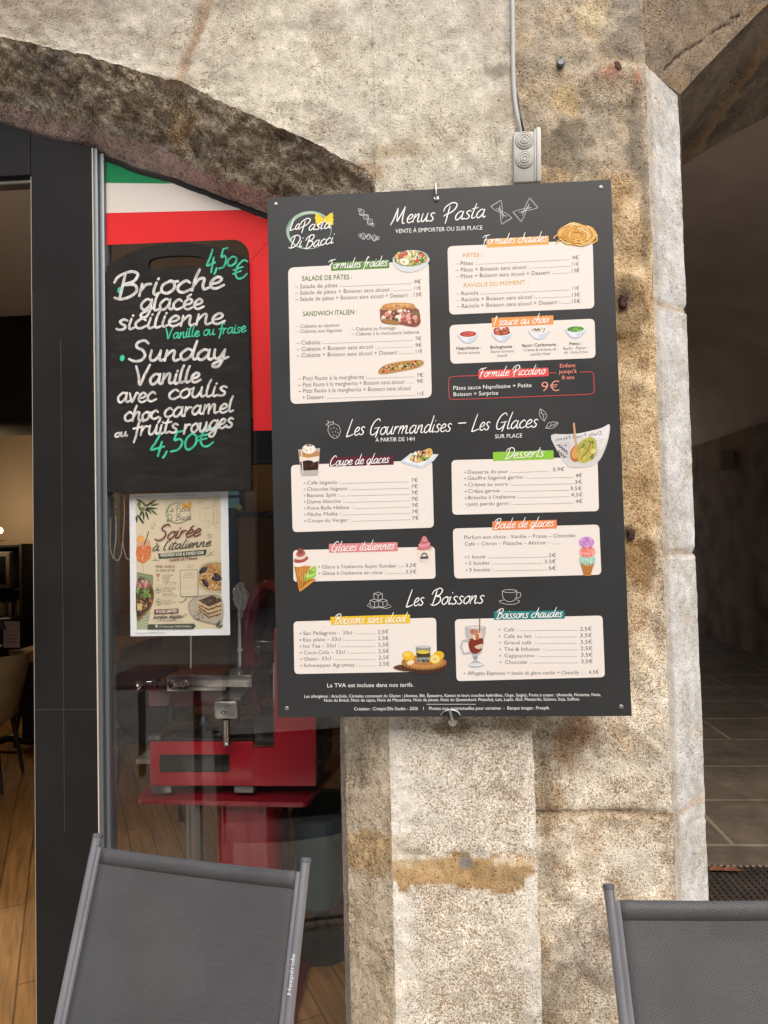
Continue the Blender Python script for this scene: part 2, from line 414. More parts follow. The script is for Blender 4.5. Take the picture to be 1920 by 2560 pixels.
# right-hand return of the pale stone
rows = [[Vector((p.x, y, p.z)) for y in (0, .02, .05, .10)] for p in pier_right]
stone_sheet('side_face', rows, lambda p, x, y: ((.42, .37, .30), .4), .0, 10, STONE, arch)

# chiselled underside of the arch and splayed reveal of the pier
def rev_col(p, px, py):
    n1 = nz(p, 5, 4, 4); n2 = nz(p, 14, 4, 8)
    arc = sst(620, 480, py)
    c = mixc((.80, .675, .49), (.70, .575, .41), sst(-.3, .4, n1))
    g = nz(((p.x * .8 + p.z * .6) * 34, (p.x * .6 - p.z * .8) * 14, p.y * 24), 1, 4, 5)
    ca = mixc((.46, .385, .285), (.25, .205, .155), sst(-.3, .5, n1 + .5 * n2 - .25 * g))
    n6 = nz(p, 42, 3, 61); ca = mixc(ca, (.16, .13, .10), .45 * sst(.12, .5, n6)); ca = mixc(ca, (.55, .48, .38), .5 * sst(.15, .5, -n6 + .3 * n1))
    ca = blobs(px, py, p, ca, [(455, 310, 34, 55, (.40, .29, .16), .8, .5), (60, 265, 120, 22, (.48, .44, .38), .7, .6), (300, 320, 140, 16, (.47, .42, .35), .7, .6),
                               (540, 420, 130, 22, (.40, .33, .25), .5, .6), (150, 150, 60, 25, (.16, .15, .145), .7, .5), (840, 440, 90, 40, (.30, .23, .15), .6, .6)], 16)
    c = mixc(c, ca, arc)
    c = blobs(px, py, p, c, [(910, 2120, 75, 44, (.66, .46, .235), .9, .08), (945, 2165, 36, 30, (.56, .39, .2), .8, .3), (900, 1900, 20, 60, (.42, .33, .24), .5, .5)], 14)
    return c, .16 + .12 * n2 + .16 * arc
def rev_extra(p, px, py):
    a = sst(700, 480, py); g = nz(((p.x * .8 + p.z * .6) * 34, (p.x * .6 - p.z * .8) * 14, p.y * 24), 1, 4, 5); h = a * (.007 * nz(p, 30, 3, 91) + .011 * nz(p, 7, 4, 51) + .010 * g)
    if 400 < px < 520 and py < 430: h -= a * .012 * sst(26, 4, abs(px - 455 - (py - 280) * .25))
    return h
NB = 40
rows = [[Fl[i].lerp(Kl[i], j / NB) for i in range(0, len(Fl))] for j in range(NB + 1)]
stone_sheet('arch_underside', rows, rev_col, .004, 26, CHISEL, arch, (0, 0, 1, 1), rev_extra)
def band_col(p, px, py):
    n1 = nz(p, 8, 4, 6); c = mixc((.50, .375, .335), (.38, .29, .26), sst(-.3, .4, n1))
    c = mixc(c, (.50, .43, .34), sst(650, 800, py))
    return c, .2
rows = [[Kl[i].lerp(Gl[i], j / 8) for i in range(len(Kl))] for j in range(9)]
stone_sheet('plaster_band', rows, band_col, .0025, 22, CHISEL, arch, (0, 0, 1, 1))
rows = [[Gl[i] + Vector((0, y, 0)) for i in range(len(Gl))] for y in (0, .03, .08)]
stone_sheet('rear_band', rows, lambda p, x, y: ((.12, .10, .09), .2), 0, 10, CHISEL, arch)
b = MB(); b.box((-5.5, 0, 0), (U(-700, 20, 0).x, .3, ZT), .01); b.build('plain_wall', mat('plain_limestone', (.5, .45, .38), .9, bump=.6, bscale=80, var=.15), arch)
b = MB(); b.box((-5.5, .004, ZT + .003), (6.6, .4, 9), .01); b.build('upper_wall', mat('plain_limestone'), arch)

# ------------------------------------------------------------------ weathered pier on the right
YP, YW = .08, .20
xS = U(1672, 1792, YP).x; xE = U(1754, 1792, YW).x
pier = thing('stone_pier', (.8, .2, 0), 'brown weathered stone pier with a whitewashed chamfered edge beside the passage', 'pillar')
OCH = (.36, .245, .12); BRN = (.46, .315, .165); GRYB = (.45, .39, .30)
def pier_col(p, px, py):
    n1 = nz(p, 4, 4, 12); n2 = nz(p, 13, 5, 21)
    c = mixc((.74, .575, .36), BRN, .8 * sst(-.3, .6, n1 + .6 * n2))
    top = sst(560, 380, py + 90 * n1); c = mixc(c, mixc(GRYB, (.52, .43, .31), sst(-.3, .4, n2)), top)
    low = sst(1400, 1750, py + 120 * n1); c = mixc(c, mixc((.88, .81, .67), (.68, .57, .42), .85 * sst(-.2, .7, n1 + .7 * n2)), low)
    c = blobs(px, py, p, c, [
        (1475, 45, 52, 62, (.60, .50, .33), .95, .15), (1590, 70, 70, 110, (.24, .21, .18), .7, .5), (1520, 190, 40, 26, (.56, .25, .17), .75, .5), (1592, 200, 12, 30, (.56, .25, .17), .7, .5),
        (1540, 225, 80, 40, (.33, .265, .185), .7, .3), (1420, 250, 40, 40, (.52, .39, .2), .7, .4), (1395, 360, 80, 70, (.215, .18, .13), .85, .25), (1480, 420, 60, 60, (.40, .37, .28), .5, .6),
        (1400, 185, 14, 30, (.40, .25, .14), .6, .6), (1590, 360, 22, 160, (.12, .11, .09), .6, .6), (1612, 560, 16, 160, (.13, .12, .10), .6, .6),
        (1570, 760, 60, 85, (.33, .235, .125), .85, .2), (1540, 600, 20, 30, (.58, .47, .3), .7, .4), (1580, 1390, 72, 66, (.38, .255, .12), .95, .15), (1565, 1330, 22, 22, (.10, .085, .07), .8, .4),
        (1560, 750, 24, 40, (.12, .10, .08), .7, .5), (1600, 940, 20, 50, (.55, .45, .3), .6, .5),
        (1420, 1850, 90, 110, (.33, .19, .09), .8, .7), (1370, 1990, 50, 50, (.40, .29, .14), .6, .6), (1640, 1900, 80, 130, (.58, .52, .42), .7, .7), (1370, 2150, 40, 160, (.26, .20, .13), .6, .7),
        (1480, 2120, 50, 60, (.48, .34, .2), .5, .6), (1600, 2150, 110, 110, (.60, .56, .47), .6, .7), (1500, 2400, 140, 150, (.40, .38, .35), .6, .8), (1375, 2480, 50, 130, (.27, .225, .16), .6, .7), (1360, 1900, 22, 160, (.33, .29, .22), .6, .7),
        (1660, 1500, 40, 250, (.60, .55, .45), .6, .7), (1680, 1900, 24, 200, (.64, .61, .54), .6, .7)], 15)
    # bed joint
    yj = 2025 + 12 * n1 + (px - 1345) * .03
    d = abs(py - yj); c = mixc(c, (.14, .10, .07), .8 * sst(7, 2, d)); 
    if yj < py < yj + 20: c = mixc(c, (.55, .43, .26), .5)
    k = .38 + .20 * n2; k = mixc((k,), (.24,), top)[0]
    return c, max(0, min(.95, k))
def pier_extra(p, px, py):
    yj = 2025 + 12 * nz(p, 4, 4, 12) + (px - 1345) * .03
    h = -.010 * sst(9, 2, abs(py - yj))
    t = 1.35 - math.hypot((px - 1540) / 90, (py - 215) / 50)
    if t > 0: h += .012 * sst(0, .5, t)
    if py < 160: h += .012 * sst(1480, 1560, px + 30 * nz(p, 6, 3)) * sst(165, 120, py)
    t = 1.2 - math.hypot((px - 1570) / 60, (py - 760) / 80)
    if t > 0: h += .006 * sst(0, .3, t)
    t = 1.2 - math.hypot((px - 1580) / 70, (py - 1390) / 66)
    if t > 0: h += .005 * sst(0, .25, t)
    return h
NR = 440; NX = 74; x0 = xR - .03
edgeL = []; edgeR = []; rows = []
ztop = ZT
for i in range(NR + 1):
    z = ztop * (1 - i / NR)
    xs = xS + .003 * nz((xS, 0, z), 8, 4, 3) 
    e = Vector((xs, YP, z)); edgeL.append(e)
    # outer edge: chipped at the bed joints
    xe = xE + .0018 * nz((xE, 0, z), 18, 4, 9); pz = W2P((xE, YW, z))[1]
    for yj in (772, 1380, 2040): xe -= .004 * sst(8, 2, abs(pz - yj))
    edgeR.append(Vector((xe, YW, z)))
    rows.append([Vector((x0 + (xs - x0) * j / NX, YP, z)) for j in range(NX + 1)])
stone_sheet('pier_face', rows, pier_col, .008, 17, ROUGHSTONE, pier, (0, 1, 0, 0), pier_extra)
def white_col(p, px, py):
    n1 = nz(p, 7, 4, 41); c = mixc((.62, .615, .60), (.52, .515, .495), sst(-.2, .5, n1))
    for yj, w in ((757 + (px - 1645) * .29, 9), (1385 - (px - 1650) * .08, 8), (2030 - (px - 1700) * .6, 12)):
        d = abs(py - yj + 5 * n1); c = mixc(c, (.40, .29, .20) if w < 12 else (.58, .44, .35), .85 * sst(w, w * .4, d))
    s = sst(14, 2, px - (1621 + (py - 204) * .0372)) ; c = mixc(c, (.40, .34, .26), .6 * s)
    c = mixc(c, (.50, .44, .35), .55 * sst(.1, .7, nz(p, 11, 4, 77))); return c, .20 + .14 * n1
zsp = U(1650, 215, .13).z                      # where the white edge meets the arch springer
rows = [[edgeL[i].lerp(edgeR[i], j / 16) for j in range(17)] for i in range(len(edgeL)) if edgeL[i].z < zsp + .05]
def white_extra(p, px, py):
    h = 0
    for yj in (757 + (px - 1645) * .29, 1385 - (px - 1650) * .08): h -= .006 * sst(8, 2, abs(py - yj))
    return h
stone_sheet('white_edge', rows, white_col, .0011, 30, WASH, pier, (0, 0, 0, 0), white_extra)
rows = [[Vector((p.x, p.y + y, p.z)) for y in (0, .05, .2, .5)] for p in edgeR]
stone_sheet('passage_side', rows, lambda p, x, y: ((.35, .30, .24), .3), 0, 10, ROUGHSTONE, pier)

# springer and arch over the passage: face band, then the deep underside
YV = .30
A_in = [(1608, 165), (1640, 110), (1680, 55), (1722, 0), (1800, -95), (1920, -215), (2100, -350), (2350, -480)]
A_out = [(1701, 236), (1742, 190), (1800, 130), (1858, 70), (1925, 5), (2020, -80), (2150, -180), (2350, -290)]
Ai = resample(catmull([U(a, b, YP) for a, b in A_in], 6), 140); Ao = resample(catmull([U(a, b, YW) for a, b in A_out], 6), 140)
Ai = [p + Vector((nz(p, 8, 4, 5) * .008, 0, nz(p, 8, 4, 6) * .008)) for p in Ai]
def spr_col(p, px, py):
    n1 = nz(p, 4, 4, 14); n2 = nz(p, 15, 4, 3)
    c = mixc((.42, .33, .235), (.32, .26, .195), sst(-.3, .4, n1 + .4 * n2))
    # the long crack
    yc = 172 - (px - 1660) * .72 + 10 * n2 + 6 * n1
    c = mixc(c, (.05, .04, .03), .85 * sst(5, 1.5, abs(py - yc)) * (1 if 1658 < px < 1850 else 0))
    c = blobs(px, py, p, c, [(1885, 28, 36, 18, (.42, .30, .17), .8, .4), (1690, 205, 40, 26, (.40, .28, .16), .6, .6)], 12)
    return c, .2
def spr_extra(p, px, py):
    yc = 172 - (px - 1660) * .72 + 10 * nz(p, 15, 4, 3) + 6 * nz(p, 4, 4, 14)
    return -.006 * sst(6, 1, abs(py - yc)) * (1 if 1658 < px < 1850 else 0)
rows = [[Ai[i].lerp(Ao[i], j / 24) for i in range(140)] for j in range(25)]
stone_sheet('arch_springer', rows, spr_col, .004, 14, ROUGHSTONE, pier, (0, 0, 1, 1), spr_extra)
# wall above the passage arch
rows = [[Vector((p.x, YP, p.z + (ZT - p.z) * k / 30)) for p in Ai] for k in range(31)]
stone_sheet('upper_face', rows, lambda p, x, y: (mixc((.31, .25, .18), (.22, .18, .14), sst(-.2, .4, nz(p, 5, 4, 2))), .4), .006, 16, ROUGHSTONE, pier, (0, 0, 1, 0))
# deep underside with its own broken ridge
A_back = [(1706, 415), (1760, 380), (1830, 338), (1920, 290), (2060, 215), (2250, 110)]
Ab = resample(catmull([U(a, b, .95) for a, b in A_back], 6), 140)
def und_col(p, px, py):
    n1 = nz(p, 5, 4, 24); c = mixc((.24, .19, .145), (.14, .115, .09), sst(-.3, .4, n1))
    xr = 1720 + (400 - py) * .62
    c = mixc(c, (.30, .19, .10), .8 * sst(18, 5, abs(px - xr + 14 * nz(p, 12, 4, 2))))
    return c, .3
def und_extra(p, px, py):
    xr = 1720 + (400 - py) * .62; return .02 * sst(24, 6, abs(px - xr + 14 * nz(p, 12, 4, 2)))
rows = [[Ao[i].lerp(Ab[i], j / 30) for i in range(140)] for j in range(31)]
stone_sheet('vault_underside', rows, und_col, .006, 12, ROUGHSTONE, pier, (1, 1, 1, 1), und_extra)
b = MB(); b.box((4.2, .02, 0), (6.6, .4, ZT), .01); b.build('far_jamb', mat('plain_limestone'), pier)

# ------------------------------------------------------------------ passage behind the pier
b = MB(); b.box((xE + .0, .55, 0), (xE + .001 + .06, 10.5, 3.2));  # far end left open, out of view, to let daylight in
tag(b.build('passage_wall', mat('dark_plaster', (.25, .21, .18), .95, bump=.5, bscale=20, var=.3, vscale=3)), 'dark plastered side wall running back from the weathered pier', 'wall')
b = MB(); b.box((4.1, .4, 0), (4.4, 10.5, 2.9)); 
w = b.build('passage_wall', mat('dark_stone', (.20, .145, .10), .95, bump=.8, bscale=12, var=.5, vscale=2.5)); tag(w, 'dark stained stone wall deep in the passage with two corbels', 'wall')
for (px, py, s) in ((1760, 1180, .20), (1886, 1148, .24)):
    yd = 10.2 if px < 1800 else 8.0
    p = U(px, py, yd); q = MB(); q.box((3.92, yd - .12, p.z - s * .55), (4.11, yd + .12, p.z + s * .55), .03)
    q.build('corbel', mat('corbel_stone', (.27, .20, .145), .9, bump=.5, bscale=20), w)
# vaulted ceiling
rows = []
for k in range(25):
    a = math.pi * k / 24; x = (xE + 4.2) / 2 + math.cos(a) * (4.2 - xE) / 2; z = 2.75 + 1.35 * math.sin(a)
    rows.append([(x, y, z) for y in (.5, 2, 4, 6, 8, 9.5, 10.5)])
b = MB(); b.quadgrid(rows)
tag(b.build('vaulted_ceiling', mat('vault_plaster', (.50, .405, .35), .95, bump=.25, bscale=30, var=.15, vscale=2)), 'dim brown plaster vault over the passage', 'ceiling')
b = MB(); b.box((-5.5, .05, ZT + .01), (6.6, 10.5, ZT + .3)); structure(b.build('sky_block_slab', mat('dark_plaster')))  # unseen slab added to keep sky light out of the rooms

# ------------------------------------------------------------------ floors
def slab_mat():
    M = bpy.data.materials.new('slate_slabs'); M.use_nodes = True; N = M.node_tree.nodes; L = M.node_tree.links; b = N['Principled BSDF']
    tc = N.new('ShaderNodeTexCoord'); br = N.new('ShaderNodeTexBrick'); L.new(tc.outputs['Object'], br.inputs['Vector'])
    br.inputs['Scale'].default_value = 1; br.inputs['Brick Width'].default_value = 1.5; br.inputs['Row Height'].default_value = .62; br.inputs['Mortar Size'].default_value = .012
    br.inputs['Color1'].default_value = (.125, .10, .074, 1); br.inputs['Color2'].default_value = (.095, .076, .056, 1); br.inputs['Mortar'].default_value = (.24, .20, .14, 1)
    n = N.new('ShaderNodeTexNoise'); n.inputs['Scale'].default_value = 3.5; n.inputs['Detail'].default_value = 8; n.inputs['Roughness'].default_value = .7; L.new(tc.outputs['Object'], n.inputs['Vector'])
    mr = N.new('ShaderNodeMapRange'); mr.inputs[1].default_value = .3; mr.inputs[2].default_value = .75; mr.inputs[3].default_value = .55; mr.inputs[4].default_value = 1.7; L.new(n.outputs['Fac'], mr.inputs[0])
    mx = N.new('ShaderNodeMix'); mx.data_type = 'RGBA'; mx.blend_type = 'MULTIPLY'; mx.inputs[0].default_value = 1; L.new(br.outputs['Color'], mx.inputs[6]); L.new(mr.outputs[0], mx.inputs[7])
    L.new(mx.outputs[2], b.inputs['Base Color']); b.inputs['Roughness'].default_value = .55
    bp = N.new('ShaderNodeBump'); bp.inputs['Strength'].default_value = .3; L.new(n.outputs['Fac'], bp.inputs['Height']); L.new(bp.outputs[0], b.inputs['Normal'])
    return M
b = MB(); b.box((-40, -40, -.2), (40, 60, -.008)); structure(b.build('pavement', mat('pavement_stone', (.46, .42, .36), .85, bump=.4, bscale=25, var=.2, vscale=2)))
gy = UZ(1850, 2165, 0).y
b = MB(); b.box((xE - .1, gy + .02, -.05), (4.2, 14, 0)); structure(b.build('passage_floor', slab_mat()))
def wood_mat():
    M = bpy.data.materials.new('oak_planks'); M.use_nodes = True; N = M.node_tree.nodes; L = M.node_tree.links; b = N['Principled BSDF']
    tc = N.new('ShaderNodeTexCoord'); mp = N.new('ShaderNodeMapping'); mp.inputs['Rotation'].default_value = (0, 0, R(62)); L.new(tc.outputs['Object'], mp.inputs['Vector'])
    br = N.new('ShaderNodeTexBrick'); L.new(mp.outputs[0], br.inputs['Vector']); br.inputs['Scale'].default_value = 1; br.inputs['Brick Width'].default_value = 1.3
    br.inputs['Row Height'].default_value = .12; br.inputs['Mortar Size'].default_value = .004
    br.inputs['Color1'].default_value = (.36, .185, .06, 1); br.inputs['Color2'].default_value = (.26, .125, .04, 1); br.inputs['Mortar'].default_value = (.12, .065, .025, 1)
    m2 = N.new('ShaderNodeMapping'); m2.inputs['Scale'].default_value = (2.5, 30, 2.5); L.new(mp.outputs[0], m2.inputs['Vector'])
    n = N.new('ShaderNodeTexNoise'); n.inputs['Scale'].default_value = 1.2; n.inputs['Detail'].default_value = 7; n.inputs['Distortion'].default_value = .6; L.new(m2.outputs[0], n.inputs['Vector'])
    mr = N.new('ShaderNodeMapRange'); mr.inputs[1].default_value = .3; mr.inputs[2].default_value = .7; mr.inputs[3].default_value = .6; mr.inputs[4].default_value = 1.3; L.new(n.outputs['Fac'], mr.inputs[0])
    mx = N.new('ShaderNodeMix'); mx.data_type = 'RGBA'; mx.blend_type = 'MULTIPLY'; mx.inputs[0].default_value = 1; L.new(br.outputs['Color'], mx.inputs[6]); L.new(mr.outputs[0], mx.inputs[7])
    L.new(mx.outputs[2], b.inputs['Base Color']); b.inputs['Roughness'].default_value = .38
    return M
b = MB(); b.box((-5.4, .2, -.05), (xE, 7, .0)); structure(b.build('wood_floor', wood_mat()))
# slotted gutter grate at the passage mouth
g = thing('floor_grate', (1.5, gy - .1, 0), 'rusty metal mesh grate across the passage entrance behind the chair', 'grate')
b = MB()
for i in range(74): x = xE + .02 + i * .03; b.box((x, gy - .62, -.005), (x + .008, gy, .006))
b.build('bars', mat('rusty_steel', (.07, .055, .045), .7, .5, bump=.3, bscale=60, var=.3), g)
b = MB()
for i in range(21): y = gy - .62 + i * .03; b.box((xE + .02, y, -.008), (3.2, y + .008, .004))
b.build('cross_bars', mat('rusty_steel'), g)
rnd = random.Random(4)
for i, (px, py) in enumerate(((1797, 2176), (1832, 2177))):
    p = UZ(px, py, .012); b = MB(); P = []
    for k in range(9):
        a = k / 8; wv = .022 * math.sin(math.pi * a) + .001; P.append([p + Vector(((a - .5) * .085, -wv, .01 * math.sin(3 * a))), p + Vector(((a - .5) * .085, 0, .004)), p + Vector(((a - .5) * .085, wv, .012 * math.sin(2 * a + 1)))])
    b.quadgrid(P); tag(b.build('dead_leaf', mat('dead_leaf', (.16, .06, .025), .8)), ['curled brown dead leaf on the grate nearer the white pier edge', 'curled brown dead leaf on the grate farther from the pier'][i], 'leaf', 'dead leaves on the grate')

# ================================================================== INTERIOR SHELL
XB = xE - .02
b = MB(); b.box((-5.4, 5.05, 0), (XB, 5.25, 3.1)); tag(b.build('back_wall', mat('beige_wall', (.27, .22, .165), .9, var=.06, vscale=2)), 'beige painted back wall of the restaurant behind the black cabinet', 'wall')
b = MB(); b.box((XB - .22, .32, 0), (XB - .1, 6.5, 3.05)); tag(b.build('side_wall', mat('dim_wall', (.20, .15, .10), .9)), 'brown inner side wall of the shop behind the pier', 'wall')
b = MB(); b.box((-5.4, .32, 0), (-5.2, 6.5, 3.05)); tag(b.build('side_wall', mat('beige_wall')), 'beige inner side wall beyond the open doorway', 'wall')
b = MB(); b.box((-5.4, .31, 3.05), (XB, 6.6, 3.2)); structure(b.build('ceiling', mat('ceiling_paint', (.80, .70, .58), .9)))
# ochre partition seen through the window
pw = MB(); pa = U(300, 1290, 4.2); pb = U(700, 1290, 4.2)
pw.box((pa.x, 4.2, 1.0), (.55, 4.3, 3.05)); tag(pw.build('ochre_wall', mat('ochre_paint', (.80, .52, .17), .8)), 'ochre inner wall above the wooden cupboard behind the window', 'wall')
p1 = U(0, 705, 2.3); p2 = U(0, 1052, 2.3); p3 = U(95, 1085, 2.5)
b = MB(); b.box((-4.5, 2.3, p2.z), (U(120, 1000, 2.3).x, 2.9, 3.049), .005); tag(b.build('bulkhead', mat('black_paint', (.010, .0095, .009), .7)), 'matt black boxed bulkhead hanging under the ceiling inside the doorway', 'bulkhead')

# ================================================================== LETTERING TOOLS
_cap = {}
def font_mesh(body, offset=0.0):
    c = bpy.data.curves.new('lettering', 'FONT'); c.body = body; c.resolution_u = 2; c.offset = offset
    o = bpy.data.objects.new('lettering', c); me = bpy.data.meshes.new_from_object(o)
    V = [v.co.copy() for v in me.vertices]; P = [list(p.vertices) for p in me.polygons]
    bpy.data.objects.remove(o); bpy.data.curves.remove(c); bpy.data.meshes.remove(me)
    return V, P
CAPH = max(v.y for v in font_mesh('H')[0])
def txt(mb, body, P, p0, p1, h, col, zt=None, weight=0.0):
    """P maps a drawing coordinate to a place; p0,p1 ends of the baseline; h cap height in drawing units"""
    V, Fs = font_mesh(body, weight)
    x0 = min(v.x for v in V); x1 = max(v.x for v in V)
    dx, dy = p1[0] - p0[0], p1[1] - p0[1]; L = math.hypot(dx, dy); k = 1 / (x1 - x0); s = h / CAPH
    b = len(mb.v); mb.col = col
    for v in V:
        t = (v.x - x0) * k; mb.v.append(tuple(P(p0[0] + dx * t + v.y * s * .0, p0[1] + dy * t - v.y * s)))
    for f in Fs: mb.face([b + i for i in f])
_rl = [0]
def ribbon(mb, pts, w, P_, col, taper=0):
    """a brush stroke of width w along pts (drawing units)"""
    pts = [Vector((a, c)) for a, c in pts]; n = len(pts); mb.col = col
    if n == 1: pts = [pts[0], pts[0] + Vector((w * .2, 0))]; n = 2
    _rl[0] = (_rl[0] + 1) % 24; st = [_rl[0] * 1.4e-5]
    def P(x, y):
        q = P_(x, y); return (q[0], q[1] - st[0], q[2])
    L = []; Rr = []
    for i in range(n):
        t = pts[min(i + 1, n - 1)] - pts[max(i - 1, 0)]
        t = t.normalized() if t.length > 1e-9 else Vector((1, 0)); nn = Vector((-t.y, t.x))
        q = i / (n - 1); ww = w * .5 * (1 - taper * abs(2 * q - 1) ** 2)
        L.append(pts[i] + nn * ww); Rr.append(pts[i] - nn * ww)
    b = len(mb.v)
    for a, c in zip(L, Rr): mb.v += [tuple(P(*a)), tuple(P(*c))]; st[0] += 1.2e-6
    for i in range(n - 1): mb.face([b + 2 * i, b + 2 * i + 1, b + 2 * i + 3, b + 2 * i + 2])
    for e, s in ((0, -1), (n - 1, 1)):
        ww = w * .5 * (1 - taper); t = (pts[1] - pts[0]) if e == 0 else (pts[-1] - pts[-2]); t = t.normalized() if t.length > 1e-9 else Vector((1, 0))
        a0 = math.atan2(t.y, t.x) + (math.pi if e == 0 else 0)
        mb.poly([P(pts[e].x + ww * math.cos(a0 + q), pts[e].y + ww * math.sin(a0 + q)) for q in [(-.5 + k / 6) * math.pi for k in range(7)]], col)
def ell(mb, P, cx, cy, rx, ry, col, rot=0, n=20, a0=0, a1=360):
    ca, sa = math.cos(R(rot)), math.sin(R(rot)); pts = []
    m_ = n if a1 - a0 >= 360 else n + 1
    for k in range(m_):
        q = R(a0 + (a1 - a0) * k / n); x, y = rx * math.cos(q), ry * math.sin(q); pts.append(P(cx + x * ca - y * sa, cy + x * sa + y * ca))
    mb.poly(pts, col)
def shape(mb, P, pts, col, smooth=0):
    if smooth: pts = [(v.x, v.y) for v in catmull([(a, c, 0) for a, c in pts], smooth, True)]
    loop = [Vector(P(*p)) for p in pts]; mb.col = col; b = len(mb.v); mb.v += [tuple(p) for p in loop]
    for t in tessellate_polygon([loop]): mb.face([b + i for i in t])
def rrect(mb, P, c, r, col, r2=None):
    pts = []
    for i in range(4):
        p = Vector(c[i]); a = Vector(c[i - 1]); d = Vector(c[(i + 1) % 4]); ra = min(r, (a - p).length * .5); rd = min(r, (d - p).length * .5)
        s = p + (a - p).normalized() * ra; e = p + (d - p).normalized() * rd
        for k in range(7):
            t = k / 6; pts.append(tuple(s * (1 - t) ** 2 + p * 2 * t * (1 - t) + e * t * t))
    mb.poly([P(*q) for q in pts], col); return pts

